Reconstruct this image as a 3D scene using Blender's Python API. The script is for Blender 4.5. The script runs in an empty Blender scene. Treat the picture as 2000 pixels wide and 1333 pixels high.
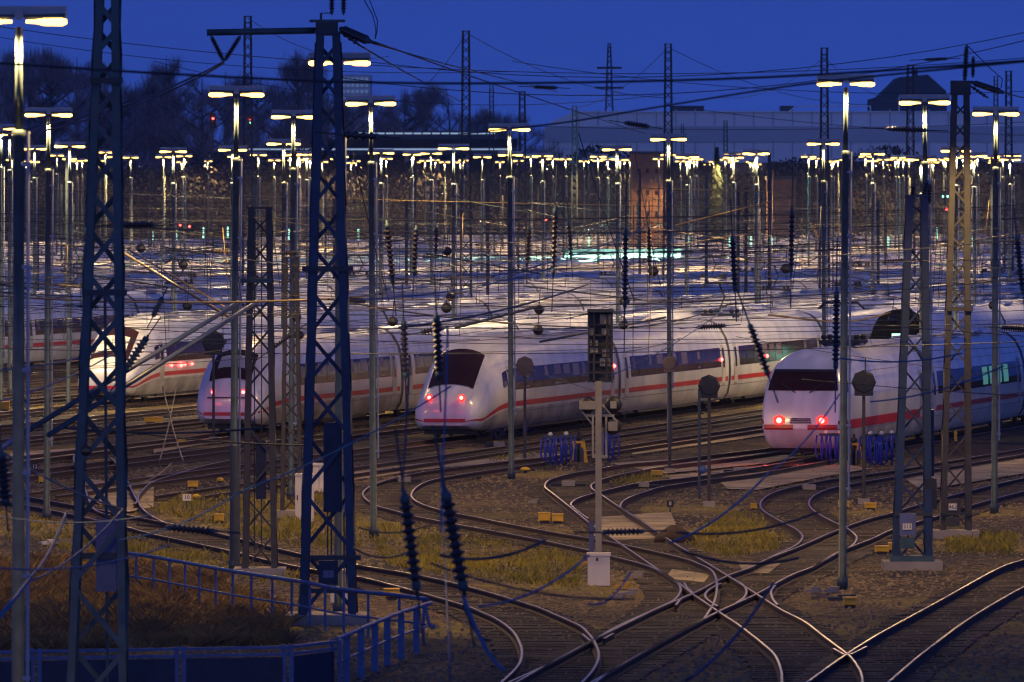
import bpy, math, random
import numpy as np
from mathutils import Vector, Matrix
random.seed(7); RN = np.random.default_rng(7)
SC = bpy.context.scene; COL = SC.collection
F = 16667.0; HC = 9.2; HY = 395.0        # focal length in photo pixels, eye height (m), horizon row
SL = 0.2                                  # yard tracks run away to the right at this slope
def P(x, y, d): return Vector(((x-1000)*d/F, d, HC-(y-HY)*d/F))
def G(x, y, z=0.0):
    m = (y-HY)/(HC-z); return Vector(((x-1000)/m, F/m, z))
# ------------------------------------------------------------------ materials
MATS = {}
def nodes(name):
    m = bpy.data.materials.new(name); m.use_nodes = True
    return m, m.node_tree, m.node_tree.nodes['Principled BSDF']
def mat(name, c, rough=.6, metal=0, var=.25, scale=3.0, bump=0.0, c2=None, coat=0, stretch=None):
    m, nt, b = nodes(name); L = nt.links
    b.inputs['Roughness'].default_value = rough; b.inputs['Metallic'].default_value = metal
    if coat: b.inputs['Coat Weight'].default_value = coat; b.inputs['Coat Roughness'].default_value = .12
    tc = nt.nodes.new('ShaderNodeTexCoord'); mp = nt.nodes.new('ShaderNodeMapping')
    if stretch: mp.inputs['Scale'].default_value = stretch
    L.new(tc.outputs['Object'], mp.inputs[0])
    n = nt.nodes.new('ShaderNodeTexNoise'); n.inputs['Scale'].default_value = scale; n.inputs['Detail'].default_value = 6
    L.new(mp.outputs[0], n.inputs['Vector'])
    r = nt.nodes.new('ShaderNodeValToRGB'); r.color_ramp.elements[0].position = .32; r.color_ramp.elements[1].position = .68
    d = c2 or tuple(v*(1-var) for v in c); u = c if c2 else tuple(min(1, v*(1+var*.6)) for v in c)
    r.color_ramp.elements[0].color = (*d, 1); r.color_ramp.elements[1].color = (*u, 1)
    L.new(n.outputs['Fac'], r.inputs[0]); L.new(r.outputs[0], b.inputs['Base Color'])
    if bump:
        bp = nt.nodes.new('ShaderNodeBump'); bp.inputs['Strength'].default_value = bump; bp.inputs['Distance'].default_value = .05
        n2 = nt.nodes.new('ShaderNodeTexNoise'); n2.inputs['Scale'].default_value = scale*6; L.new(mp.outputs[0], n2.inputs['Vector'])
        L.new(n2.outputs['Fac'], bp.inputs['Height']); L.new(bp.outputs[0], b.inputs['Normal'])
    MATS[name] = m; return m
def emit(name, c, s, base=(.5,.5,.5)):
    m, nt, b = nodes(name); b.inputs['Base Color'].default_value = (*base, 1)
    b.inputs['Emission Color'].default_value = (*c, 1); b.inputs['Emission Strength'].default_value = s
    MATS[name] = m; return m
mat('steel_blue', (.045,.085,.095), .55, 0, .35, 2.0, .1)
mat('mast_blue', (.012,.034,.085), .5, 0, .35, 2.0); mat('steel_dark', (.035,.045,.055), .6, 0, .35, 2.0)
mat('steel_grey', (.062,.058,.054), .6, 0, .35, 2.5, .1, c2=(.035,.03,.027))
mat('galvanised', (.055,.08,.088), .45, .2, .3, 4); mat('lamp_shell', (.34,.36,.40), .5, 0, .1, 2)
mat('black', (.015,.016,.02), .55, 0, .3, 4)
mat('void', (.006,.007,.012), .8, 0, .2, 2); MATS['void'].node_tree.nodes['Principled BSDF'].inputs['Specular IOR Level'].default_value = 0; mat('insulator', (.035,.028,.03), .25, 0, .3, 5)
mat('wire', (.035,.04,.052), .45, .3, .2, 2)
mat('signal_grey', (.30,.27,.20), .6, 0, .25, 2); mat('lit_copper', (.30,.22,.12), .4, .6, .3, 2)  # copper tone, also stands in for lamplight on wires, arms and insulators
mat('rail_steel', (.66,.60,.52), .36, 1.0, .15, 1.2)
mat('rail_rust', (.050,.026,.014), .8, 0, .4, 5)
mat('sleeper', (.095,.073,.05), .85, 0, .75, .55, .2)
mat('train_white', (.76,.75,.74), .28, 0, .22, 1.6, coat=.4, stretch=(1,.5,.25))
mat('train_roof', (.64,.64,.65), .4, 0, .3, 1.2, stretch=(1,.2,1))
mat('train_red', (.50,.025,.02), .35, 0, .15, 1)
mat('train_seam', (.22,.21,.22), .5, 0, .2, 2); mat('train_skirt', (.40,.385,.37), .5, 0, .5, 1.4, stretch=(1,.6,.5)); mat('blind', (.16,.10,.10), .3, 0, .5, .7)
mat('glass_dark', (.035,.014,.018), .14, 0, .2, 2); MATS['glass_dark'].node_tree.nodes['Principled BSDF'].inputs['Specular IOR Level'].default_value = .07
mat('bogie', (.018,.017,.018), .7, 0, .3, 3)
mat('yellow', (.75,.42,.02), .5, 0, .2, 4)
mat('blue_wire', (.04,.13,.24), .5, 0, .2, 2); mat('white_paint', (.80,.70,.55), .5, 0, .08, 2)
mat('concrete', (.33,.28,.23), .85, 0, .3, .7, .15)
mat('path_slab', (.36,.285,.18), .85, 0, .55, .5, .1)
mat('blue_paint', (.06,.12,.28), .45, 0, .25, 3)
mat('panel_blue', (.010,.016,.05), .5, 0, .35, 3)
mat('hose_blue', (.022,.035,.33), .4, 0, .25, 5)
mat('stone', (.25,.185,.105), .9, 0, .5, 9)
mat('grass', (.42,.31,.03), .8, 0, .5, .35, c2=(.15,.14,.018))
mat('dry_grass', (.34,.21,.05), .85, 0, .5, .8, c2=(.10,.055,.025))
mat('bark', (.12,.09,.08), .9, 0, .4, 1)
mat('twig', (.34,.26,.26), .9, 0, .5, .25, c2=(.20,.155,.16))
mat('needle', (.02,.035,.022), .9, 0, .4, 1)
mat('wood_mass', (.020,.017,.022), .95, 0, .5, .08, c2=(.010,.009,.013))
mat('hall_light', (.88,.88,.88), .55, 0, .06, .02)
mat('hall_mid', (.54,.55,.58), .55, 0, .06, .02)
mat('roof_dark', (.07,.075,.085), .8, 0, .2, .1)
mat('brick', (.26,.13,.075), .85, 0, .35, .8)
mat('plaster', (.45,.43,.40), .8, 0, .15, .3)
mat('ink', (.015,.015,.02), .6, 0, .1, 3)
mat('plate_blue', (.13,.14,.26), .5, 0, .2, 3)
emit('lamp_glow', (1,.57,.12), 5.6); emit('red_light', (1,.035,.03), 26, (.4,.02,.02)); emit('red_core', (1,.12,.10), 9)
emit('red_lens', (1,.05,.04), 1.6, (.4,.02,.02)); emit('teal_light', (.35,1,.72), 2.2); emit('teal_pane', (.10,.42,.22), .36)
emit('cool_strip', (.55,.75,1), .5); emit('green_light', (.2,1,.7), 9); emit('cabin_glow', (1,.74,.36), .55)
emit('office_pane', (.35,.55,1), .16)
# ------------------------------------------------------------------ mesh builder
class MB:
    def __init__(s): s.v = []; s.f = []; s.m = []
    def quad(s, pts, k=0):
        n = len(s.v); s.v += [tuple(p) for p in pts]; s.f.append(tuple(range(n, n+len(pts)))); s.m.append(k)
    def box(s, c, sz, k=0, rz=0.0):
        n = len(s.v); ca, sa = math.cos(rz), math.sin(rz)
        for z in (-.5,.5):
            for x, y in ((-.5,-.5),(.5,-.5),(.5,.5),(-.5,.5)):
                X, Y = x*sz[0], y*sz[1]; s.v.append((c[0]+X*ca-Y*sa, c[1]+X*sa+Y*ca, c[2]+z*sz[2]))
        for f in ((3,2,1,0),(4,5,6,7),(0,1,5,4),(1,2,6,5),(2,3,7,6),(3,0,4,7)): s.f.append(tuple(n+i for i in f)); s.m.append(k)
        return s
    def beam(s, p, q, w, h, k=0, up=(0,0,1)):
        p = Vector(p); q = Vector(q); d = (q-p).normalized(); u = Vector(up)
        if abs(d.dot(u)) > .97: u = Vector((0,1,0))
        a = d.cross(u).normalized()*w/2; b = a.cross(d).normalized()*h/2; n = len(s.v)
        for o in (p, q):
            for e in (-a-b, a-b, a+b, -a+b): s.v.append(tuple(o+e))
        for f in ((3,2,1,0),(4,5,6,7),(0,1,5,4),(1,2,6,5),(2,3,7,6),(3,0,4,7)): s.f.append(tuple(n+i for i in f)); s.m.append(k)
        return s
    def tube(s, pts, r, n=6, k=0, cap=True):
        pts = [Vector(p) for p in pts]; N = len(pts); st = len(s.v)
        rs = r if isinstance(r, (list, tuple)) else [r]*N
        for i, p in enumerate(pts):
            d = (pts[min(i+1,N-1)]-pts[max(i-1,0)]).normalized()
            u = Vector((0,0,1)) if abs(d.z) < .95 else Vector((1,0,0))
            a = d.cross(u).normalized(); b = d.cross(a).normalized()
            for j in range(n):
                t = 2*math.pi*j/n; s.v.append(tuple(p+(a*math.cos(t)+b*math.sin(t))*rs[i]))
        for i in range(N-1):
            for j in range(n):
                s.f.append((st+i*n+j, st+i*n+(j+1)%n, st+(i+1)*n+(j+1)%n, st+(i+1)*n+j)); s.m.append(k)
        if cap:
            s.f.append(tuple(st+j for j in range(n))[::-1]); s.m.append(k)
            s.f.append(tuple(st+(N-1)*n+j for j in range(n))); s.m.append(k)
        return s
    def lathe(s, p, q, prof, n=10, k=0):     # prof: (t along p..q in metres, radius)
        p = Vector(p); d = (Vector(q)-p).normalized()
        return s.tube([p+d*t for t, _ in prof], [r for _, r in prof], n, k)
    def ball(s, c, r, n=12, m=8, sz=1.0, k=0):
        c = Vector(c)
        return s.tube([c+Vector((0,0,-r*sz*math.cos(math.pi*i/m))) for i in range(m+1)], [max(1e-3, r*math.sin(math.pi*i/m)) for i in range(m+1)], n, k)
    def add(s, V, Fc, k=0):
        n = len(s.v); s.v += [tuple(x) for x in V]; s.f += [tuple(n+i for i in f) for f in Fc]; s.m += [k]*len(Fc); return s
    def build(s, name, mats, parent=None, smooth=False, org=None):
        mats = [mats] if isinstance(mats, str) else mats
        o = parent
        og = Vector(org) if org is not None else (Vector(parent['_o']) if parent is not None else Vector((0,0,0)))
        me = bpy.data.meshes.new(name); me.from_pydata([(v[0]-og.x, v[1]-og.y, v[2]-og.z) for v in s.v], [], s.f)
        for a in mats: me.materials.append(MATS[a])
        me.polygons.foreach_set('material_index', s.m)
        if smooth: me.polygons.foreach_set('use_smooth', [True]*len(s.f))
        me.update()
        ob = bpy.data.objects.new(name, me); COL.objects.link(ob); ob['_o'] = tuple(og)
        if parent is not None: ob.parent = parent
        else: ob.location = og
        return ob
def tag(o, label=None, cat=None, group=None, kind=None):
    if label: o['label'] = label
    if cat: o['category'] = cat
    if group: o['group'] = group
    if kind: o['kind'] = kind
    return o
def thing(name, loc, label, cat, group=None):
    o = bpy.data.objects.new(name, None); COL.objects.link(o); o.location = loc; o['_o'] = tuple(loc); o.empty_display_size = .2
    return tag(o, label, cat, group)
def copy_tree(o, parent=None):
    c = o.copy(); COL.objects.link(c)
    if parent is not None: c.parent = parent
    for ch in list(o.children): copy_tree(ch, c)
    return c
def cr(pts, step=.6):                       # Catmull-Rom through world points, resampled
    p = [Vector(a) for a in pts]; p = [p[0]*2-p[1]]+p+[p[-1]*2-p[-2]]; out = []
    for i in range(1, len(p)-2):
        a, b, c, d = p[i-1:i+3]; n = max(1, int((c-b).length/step))
        for j in range(n):
            t = j/n; out.append(.5*((2*b)+(c-a)*t+(2*a-5*b+4*c-d)*t*t+(3*b-a-3*c+d)*t**3))
    out.append(p[-2]); return out
# ------------------------------------------------------------------ world, camera
w = bpy.data.worlds.new('World'); SC.world = w; w.use_nodes = True
nt = w.node_tree; L = nt.links; bg = nt.nodes['Background']
sky = nt.nodes.new('ShaderNodeTexSky'); sky.sky_type = 'NISHITA'; sky.sun_disc = False
sky.sun_elevation = math.radians(-3); sky.sun_rotation = math.radians(-60)
tc = nt.nodes.new('ShaderNodeTexCoord'); sx = nt.nodes.new('ShaderNodeSeparateXYZ'); L.new(tc.outputs['Generated'], sx.inputs[0])
rp = nt.nodes.new('ShaderNodeValToRGB'); L.new(sx.outputs['Z'], rp.inputs[0])
e = rp.color_ramp.elements; e[0].position = 0; e[0].color = (.028,.075,.43,1); e[1].position = 1; e[1].color = (.011,.026,.15,1)
q2 = e.new(.25); q2.color = (.016,.044,.26,1); q = e.new(.03); q.color = (.0200,.0585,.355,1)
ml = nt.nodes.new('ShaderNodeMix'); ml.data_type = 'RGBA'; ml.blend_type = 'ADD'; ml.inputs[0].default_value = .02
gl = nt.nodes.new('ShaderNodeMapRange'); gl.inputs[1].default_value = .45; gl.inputs[2].default_value = -.6
L.new(sx.outputs['Y'], gl.inputs[0]); gz = nt.nodes.new('ShaderNodeMapRange'); gz.inputs[1].default_value = .55; gz.inputs[2].default_value = 0; L.new(sx.outputs['Z'], gz.inputs[0])
gq = nt.nodes.new('ShaderNodeMath'); gq.operation = 'MULTIPLY'; L.new(gl.outputs[0], gq.inputs[0]); L.new(gz.outputs[0], gq.inputs[1])
gm_ = nt.nodes.new('ShaderNodeMix'); gm_.data_type = 'RGBA'; gm_.blend_type = 'ADD'; L.new(gq.outputs[0], gm_.inputs[0]); gm_.inputs[7].default_value = (.22,.30,.78,1)
cn_ = nt.nodes.new('ShaderNodeTexNoise'); cn_.inputs['Scale'].default_value = 9; cn_.inputs['Detail'].default_value = 4; mp_ = nt.nodes.new('ShaderNodeMapping'); mp_.inputs['Scale'].default_value = (1,1,6); L.new(tc.outputs['Generated'], mp_.inputs[0]); L.new(mp_.outputs[0], cn_.inputs['Vector'])
cr_ = nt.nodes.new('ShaderNodeMapRange'); cr_.inputs[1].default_value = .3; cr_.inputs[2].default_value = .7; cr_.inputs[3].default_value = .93; cr_.inputs[4].default_value = 1.07; L.new(cn_.outputs['Fac'], cr_.inputs[0])
vs_ = nt.nodes.new('ShaderNodeVectorMath'); vs_.operation = 'SCALE'; L.new(rp.outputs[0], vs_.inputs[0]); L.new(cr_.outputs[0], vs_.inputs['Scale']); L.new(vs_.outputs[0], gm_.inputs[6])
L.new(gm_.outputs[2], ml.inputs[6]); L.new(sky.outputs[0], ml.inputs[7]); L.new(ml.outputs[2], bg.inputs[0]); bg.inputs[1].default_value = 1.0
cam = bpy.data.cameras.new('camera'); co = bpy.data.objects.new('camera', cam); COL.objects.link(co); SC.camera = co
co.location = (0,0,HC); co.rotation_euler = (math.pi/2,0,0); cam.sensor_width = 36; cam.lens = F/2000*36
cam.shift_y = -(666.5-HY)/2000; cam.clip_start = 1; cam.clip_end = 30000
cam.dof.use_dof = True; cam.dof.focus_distance = 275; cam.dof.aperture_fstop = 6.3
SC.view_settings.view_transform = 'Standard'; SC.view_settings.look = 'None'; SC.view_settings.exposure = 0
SC.cycles.use_denoising = True; SC.cycles.max_bounces = 4; SC.cycles.diffuse_bounces = 2; SC.cycles.glossy_bounces = 3
SC.cycles.transmission_bounces = 2; SC.cycles.caustics_reflective = False; SC.cycles.caustics_refractive = False
SC.cycles.sample_clamp_indirect = 3.0; SC.cycles.use_light_tree = True; SC.cycles.pixel_filter_type = 'BLACKMAN_HARRIS'; SC.cycles.filter_width = 1.25
# ------------------------------------------------------------------ ground
def ground_material():
    m, nt, b = nodes('yard_ground'); L = nt.links; b.inputs['Roughness'].default_value = .95
    g = nt.nodes.new('ShaderNodeNewGeometry')
    def noise(s, d=5):
        n = nt.nodes.new('ShaderNodeTexNoise'); n.inputs['Scale'].default_value = s; n.inputs['Detail'].default_value = d
        L.new(g.outputs['Position'], n.inputs['Vector']); return n
    def ramp(src, stops):
        r = nt.nodes.new('ShaderNodeValToRGB'); el = r.color_ramp.elements
        el[0].position, el[0].color = stops[0][0], (*stops[0][1],1); el[1].position, el[1].color = stops[-1][0], (*stops[-1][1],1)
        for p, c in stops[1:-1]: x = el.new(p); x.color = (*c,1)
        L.new(src, r.inputs[0]); return r
    v = nt.nodes.new('ShaderNodeTexVoronoi'); v.inputs['Scale'].default_value = 5.5; L.new(g.outputs['Position'], v.inputs['Vector'])
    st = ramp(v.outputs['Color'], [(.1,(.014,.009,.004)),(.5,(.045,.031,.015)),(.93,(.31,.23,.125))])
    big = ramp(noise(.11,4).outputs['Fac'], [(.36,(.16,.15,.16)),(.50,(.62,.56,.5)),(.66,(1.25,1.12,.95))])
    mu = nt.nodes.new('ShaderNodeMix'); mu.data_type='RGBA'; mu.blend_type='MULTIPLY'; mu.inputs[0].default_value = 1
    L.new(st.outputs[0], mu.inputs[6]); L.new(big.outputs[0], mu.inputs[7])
    gm = ramp(noise(.085,6).outputs['Fac'], [(.53,(0,0,0)),(.62,(1,1,1))])
    gc = ramp(noise(2.2,4).outputs['Fac'], [(.3,(.08,.065,.010)),(.7,(.27,.20,.03))])
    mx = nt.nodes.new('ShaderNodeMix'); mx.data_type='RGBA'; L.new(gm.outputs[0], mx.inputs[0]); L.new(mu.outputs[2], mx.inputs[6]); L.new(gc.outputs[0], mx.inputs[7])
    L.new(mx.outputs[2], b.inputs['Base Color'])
    bp = nt.nodes.new('ShaderNodeBump'); bp.inputs['Distance'].default_value = .08; bp.inputs['Strength'].default_value = .9
    L.new(v.outputs['Distance'], bp.inputs['Height']); L.new(bp.outputs[0], b.inputs['Normal'])
    MATS['ground'] = m
ground_material()
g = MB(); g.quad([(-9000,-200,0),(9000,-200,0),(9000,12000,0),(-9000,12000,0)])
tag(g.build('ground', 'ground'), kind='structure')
# ------------------------------------------------------------------ tracks
RP = [(-.07,0),(.07,0),(.07,.02),(.016,.045),(.016,.115),(.037,.125),(.037,.153),(.024,.165),(-.024,.165),(-.037,.153),(-.037,.125),(-.016,.115),(-.016,.045),(-.07,.02)]
def rail_mesh(mb, pts, z0=.025):
    N = len(pts); n = len(RP); st = len(mb.v)
    for i, p in enumerate(pts):
        d = pts[min(i+1,N-1)]-pts[max(i-1,0)]; d.z = 0; d.normalize(); a = Vector((d.y,-d.x,0))
        for u, z in RP: mb.v.append((p.x+a.x*u, p.y+a.y*u, z0+z))
    for i in range(N-1):
        for j in range(n):
            mb.f.append((st+i*n+j, st+(i+1)*n+j, st+(i+1)*n+(j+1)%n, st+i*n+(j+1)%n)); mb.m.append(1 if j == 7 else 0)
    for e_ in (0, N-1): mb.f.append(tuple(st+e_*n+j for j in range(n))); mb.m.append(0)
def rail_px(px): return cr([G(x, y, .19) for x, y in px], .7)
def sleepers(mb, c, half=1.3, sp=.62):
    acc = 0; last = c[0]
    for i in range(1, len(c)):
        d = c[i]-last; l = d.length; t = d/l if l else d
        while acc <= l:
            p = last+t*acc; j = random.uniform(-.04,.04)
            mb.box((p.x+j, p.y, .012+random.uniform(0,.012)), (2*half*random.uniform(.97,1.03), .25, .05), 0, math.atan2(t.y,t.x)-math.pi/2+random.uniform(-.02,.02)); acc += sp
        acc -= l; last = c[i]
def track_from_rails(px_a, px_b, label, ext=None, group='tracks of the rail yard'):
    A = rail_px(px_a); B = rail_px(px_b)
    if ext:                                   # carry both rails on, straight, into the yard
        k = ext
        for R_ in (A, B):
            e0 = R_[-1].copy()
            for j in range(1, int(k/6)+1): R_.append(Vector((e0.x+SL*6*j*1.03, e0.y+6*j, .19)))
    r = thing('railway_track', (A[0].x, A[0].y, 0), label, 'railway track', group)
    for R_ in (A, B): m = MB(); rail_mesh(m, R_); m.build('rail', ['rail_rust','rail_steel'], r)
    c = []
    for p in A[::2]:
        q_ = min(B, key=lambda s: (s-p).length_squared); 
        if (q_-p).length < 2.6: c.append((p+q_)/2)
    s = MB()
    if len(c) > 2: sleepers(s, [c[0]]+[b for a, b in zip(c, c[1:]) if (b-a).length > .3]); s.build('sleepers', 'sleeper', r)
    return r
TR = [
 ([(1136,1333),(1154,1314),(1167,1292),(1169,1274),(1161,1253.5),(1152,1240),(1136,1224),(1114,1213),(1080,1198),(1046,1184),(967,1160),(920,1147),(823,1124),(700,1103),(586,1081),(493,1058),(421,1040),(326,1021),(245,1005),(146,987),(48,969),(-60,951)],
  [(979,1333),(1006,1307),(1017,1290),(1019,1271),(1016,1258),(1006,1238),(990,1222),(967,1207),(945,1197),(904,1181),(796,1150),(700,1126),(581,1106),(487,1085),(453,1076),(300,1043),(243,1028),(146,1006),(49,986),(-60,968)],
  'curving track in front of the railing that sweeps past the grass to the bottom edge', None),
 ([(993,1333),(1070,1297),(1158,1250),(1204,1224),(1282,1188),(1316,1172),(1327,1159),(1329,1148),(1321,1136),(1294,1118),(1260,1103),(1192,1085),(1158,1076),(1050,1053),(965,1037),(893,1024),(846,1015),(807,1007),(758,994),(735,987),(715,975),(709,966),(711,959),(724,949),(747,940),(785,930),(830,921),(897,912),(987,901),(1066,893)],
  [(1154,1333),(1192,1311),(1260,1271.5),(1305,1246),(1350,1222),(1372,1210),(1382,1198),(1395,1175),(1400,1150),(1398,1128),(1388,1112),(1365,1101),(1331,1089),(1230,1066),(1158,1052),(1079,1039),(983,1021),(936,1011),(879,1000),(841,990),(819,982),(806,973),(804,964),(814,951),(841,938),(897,927),(987,914),(1062,903)],
  'track with a hairpin bend left of the relay box that ends in the lower crossing', 420),
 ([(1154,1340),(1192,1311),(1260,1271),(1350,1222),(1403,1194),(1475,1161),(1543,1124),(1588,1106),(1637,1078),(1705,1051),(1745,1033),(1836,1006),(1892,988),(1966,968),(2060,944)],
  [(995,1340),(1070,1297),(1158,1250),(1280,1190),(1353,1159),(1419,1125),(1466,1108),(1502,1090),(1559,1068),(1633,1036),(1697,1013),(1745,1001),(1792,986),(1877,963),(1966,941),(2060,919)],
  'straight diagonal track running from the lower crossing up past the two number plates', 60),
 ([(1527,1345),(1527,1325),(1525,1307),(1514,1280),(1491,1258),(1457,1231),(1435,1215),(1403,1194),(1352,1159),(1325,1138),(1275,1105),(1230,1074),(1196,1051),(1158,1026),(1117,993),(1079,963),(1066,953),(1064.5,948),(1070,939),(1090,931),(1124,923),(1162,917),(1219,907),(1309,899),(1387,889),(1489,877)],
  [(1684,1345),(1684,1325),(1680,1310),(1664,1285),(1651,1274),(1615,1247),(1570,1213),(1525,1190),(1478,1160),(1451,1143),(1421,1124),(1390,1105),(1345,1078),(1313,1058),(1286,1040),(1252,1017),(1207,988),(1176,967),(1160,957),(1154.5,951),(1157,945),(1176,936),(1219,925),(1297,911),(1387,900),(1495,886)],
  'track crossing the diagonal one and bending right behind the grey signal post', 420),
 ([(1150,1013),(1135,1003),(1117,988),(1116,982),(1129,973),(1160,963),(1176,959),(1219,949),(1252,943),(1365,930),(1444,918),(1500,909)],
  [(1252,1017),(1230,1004),(1215,993),(1212,986),(1219,977),(1237,968),(1264,959),(1286,952),(1320,946),(1387,936),(1466,927),(1512,919)],
  'short branch track bending towards the boxy train with two red lights', 380),
 ([(1500,1090),(1540,1072),(1558,1062),(1567,1051),(1565,1042),(1551,1031),(1529,1020),(1504,1006),(1489,995),(1485,984),(1493,972),(1511,962),(1540,953),(1585,943),(1630,935),(1675,929),(1751,918),(1850,901),(2060,866)],
  [(1588,1106),(1637,1079),(1664,1065),(1673,1053),(1670,1044),(1652,1030),(1630,1020),(1603,1006),(1585,993),(1580,982),(1587,970),(1607,959),(1630,952),(1675,943),(1749,930),(1850,912),(2060,877)],
  'S-bend track whose rails shine red in front of the boxy train', None),
 ([(1565,1340),(1575,1333),(1651,1279),(1720,1236),(1826,1178),(1948,1111),(2000,1092),(2080,1062)],
  [(1724,1340),(1734,1333),(1790,1285),(1843,1244),(1896,1206),(1966,1164),(2000,1146),(2080,1108)],
  'wide dark track running out of the lower right corner', None)]
for a, b, lb, ex in TR: track_from_rails(a, b, lb, ex)
r = thing('switch_rails', tuple(G(1400,1160)), 'short curved slip rails inside the diamond crossing', 'rail switch')
for px in ([(1406,1139),(1385,1149),(1375,1160),(1379,1170),(1399,1184)], [(1425,1128),(1446,1140),(1455,1152),(1451,1166),(1435,1177)],
           [(1511,1143),(1503.6,1154),(1506,1168),(1516,1181)], [(1334,1138),(1340,1148),(1350,1157)], [(1317,1182),(1329,1168),(1350,1159)],
           [(1176,1247),(1195,1237)], [(1135,1238),(1150,1251)], [(1625,1266),(1646,1278)], [(1658,1278),(1690,1262)]):
    m = MB(); rail_mesh(m, [p+Vector((.03,.02,0)) for p in rail_px(px)], .022); m.build('rail', ['rail_rust','rail_steel'], r)
r = thing('switch_rails', tuple(G(220,980)), 'pair of curved switch rails behind the tall lattice mast, joining the railing track', 'rail switch')
for px in ([(150,886),(144,893),(148,908),(160,930),(168,960),(178,985),(190,998),(215,1006)], [(215,893),(228,905),(245,932),(262,966),(268,978),(262,984)],
           [(450,899),(400,909),(350,924),(300,940),(278,958),(270,972),(276,990),(296,1007),(326,1022)]):
    m = MB(); rail_mesh(m, rail_px(px), .022); m.build('rail', ['rail_rust','rail_steel'], r)
# yard tracks: straight, parallel, fanned out to the right
OCC = [15.2, 10.9, 6.2]                        # already drawn by the traced tracks
YX = [2.6, -1.95, -7.6, -12.05, -18.2, -23.6, -29.3, -34.3, -39.3, -44.3, -49.6, -55.0]
for X0 in YX:
    d0, d1 = (262 if X0 > -24 else 285), 640
    def cx(d): return X0+SL*(d-326)
    r = thing('railway_track', (cx(d0), d0, 0), {2.6:'empty straight track right of the train with the slanted nose', -1.95:'straight track under the train with the slanted nose',
        -7.6:'empty straight track left of the slanted-nose train', -12.05:'straight track under the round-nosed train behind the small lattice mast', -18.2:'first empty track left of the round-nosed train',
        -23.6:'second empty track left of the round-nosed train', -29.3:'straight track under the train with the lit cab behind the tall mast'}.get(X0, 'straight yard track among the tracks at the left edge'), 'railway track', 'tracks of the rail yard')
    for sd in (-.75,.75): m = MB(); rail_mesh(m, [Vector((cx(d)+sd, d, .19)) for d in np.linspace(d0, d1, 40)]); m.build('rail', ['rail_rust','rail_steel'], r)
    s = MB(); sleepers(s, [Vector((cx(d), d, 0)) for d in (d0, 420)]); s.build('sleepers', 'sleeper', r)
# concrete service paths between the tracks
def path(px, z=.05):
    m = MB(); m.quad([G(x, y, z) for x, y in px]); tag(m.build('path', 'path_slab'), kind='structure')
path([(690,918),(1040,884),(1100,888),(1090,893),(830,917),(690,938)]); path([(1235,872),(1500,838),(1500,850),(1235,888)]); path([(1400,935),(1500,912),(1640,905),(1700,915),(1580,937),(1480,957),(1420,955)])
path([(1190,905),(1300,898),(1490,884),(1560,893),(1500,905),(1300,925)]); path([(1760,930),(2000,888),(2000,925),(1800,958)]); path([(1150,1045),(1205,1055),(1330,1050),(1310,1000),(1170,1010)])
path([(255,945),(300,925),(300,990),(250,1000),(165,975),(165,935)]); path([(300,870),(430,848),(430,862),(300,885)]); path([(20,885),(330,862),(330,874),(20,905)])
path([(1312,1112),(1388,1122),(1375,1137),(1300,1130)]); path([(1440,1096),(1525,1100),(1500,1120),(1452,1118)]); path([(1560,902),(1420,918),(1300,930),(1310,936),(1440,928),(1560,912)])
# gravel stones and grass
def scatter_stones(n, d0, d1, name):
    d = RN.uniform(d0**.5, d1**.5, n)**2; x = RN.uniform(-.066,.066,n)*d; V = []; Fc = []
    for i in range(n):
        s = RN.uniform(.02,.075); a = RN.uniform(0,6.28); k = len(V)
        for t in range(4): V.append((x[i]+s*math.cos(a+t*1.57)*RN.uniform(.7,1.3), d[i]+s*math.sin(a+t*1.57)*RN.uniform(.7,1.3), RN.uniform(0,.02)))
        V.append((x[i]+RN.uniform(-.3,.3)*s, d[i], s*RN.uniform(.6,1.2)))
        Fc += [(k,k+1,k+4),(k+1,k+2,k+4),(k+2,k+3,k+4),(k+3,k,k+4)]
    m = MB(); m.add(V, Fc); tag(m.build(name, 'stone'), 'loose grey brown ballast stones between the tracks', 'gravel', kind='stuff')
scatter_stones(34000, 160, 300, 'gravel')
def blades(name, polys, n, h, m_, label, wd=.02, lean=.5):
    V = []; Fc = []
    for poly, cnt in polys:
        xs = [p[0] for p in poly]; ys = [p[1] for p in poly]; k_ = 0
        cl = [(RN.uniform(min(xs),max(xs)), RN.uniform(min(ys),max(ys)), RN.uniform(.5,1.3)) for _ in range(90)]
        while k_ < cnt:
            if RN.random() < .65:
                c = cl[int(RN.integers(90))]; x, y, hs = c[0]+RN.normal(0,14), c[1]+RN.normal(0,4), c[2]
            else: x, y, hs = RN.uniform(min(xs),max(xs)), RN.uniform(min(ys),max(ys)), .7
            ins = False; j = len(poly)-1
            for i in range(len(poly)):
                if (poly[i][1] > y) != (poly[j][1] > y) and x < (poly[j][0]-poly[i][0])*(y-poly[i][1])/(poly[j][1]-poly[i][1])+poly[i][0]: ins = not ins
                j = i
            k_ += 1
            if not ins: continue
            p = G(x, y); a = RN.uniform(0,6.28); H = h*hs*RN.uniform(.5,1.3); lx, ly = RN.normal(0,lean)*H, RN.normal(0,lean)*H
            ca, sa = math.cos(a)*wd, math.sin(a)*wd; k = len(V)
            V += [(p.x-ca,p.y-sa,0),(p.x+ca,p.y+sa,0),(p.x+lx*.4+ca*.6,p.y+ly*.4,H*.6),(p.x+lx,p.y+ly,H)]; Fc += [(k,k+1,k+2),(k,k+2,k+3)]
    m = MB(); m.add(V, Fc); tag(m.build(name, m_), label, 'grass', kind='stuff')
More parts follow.
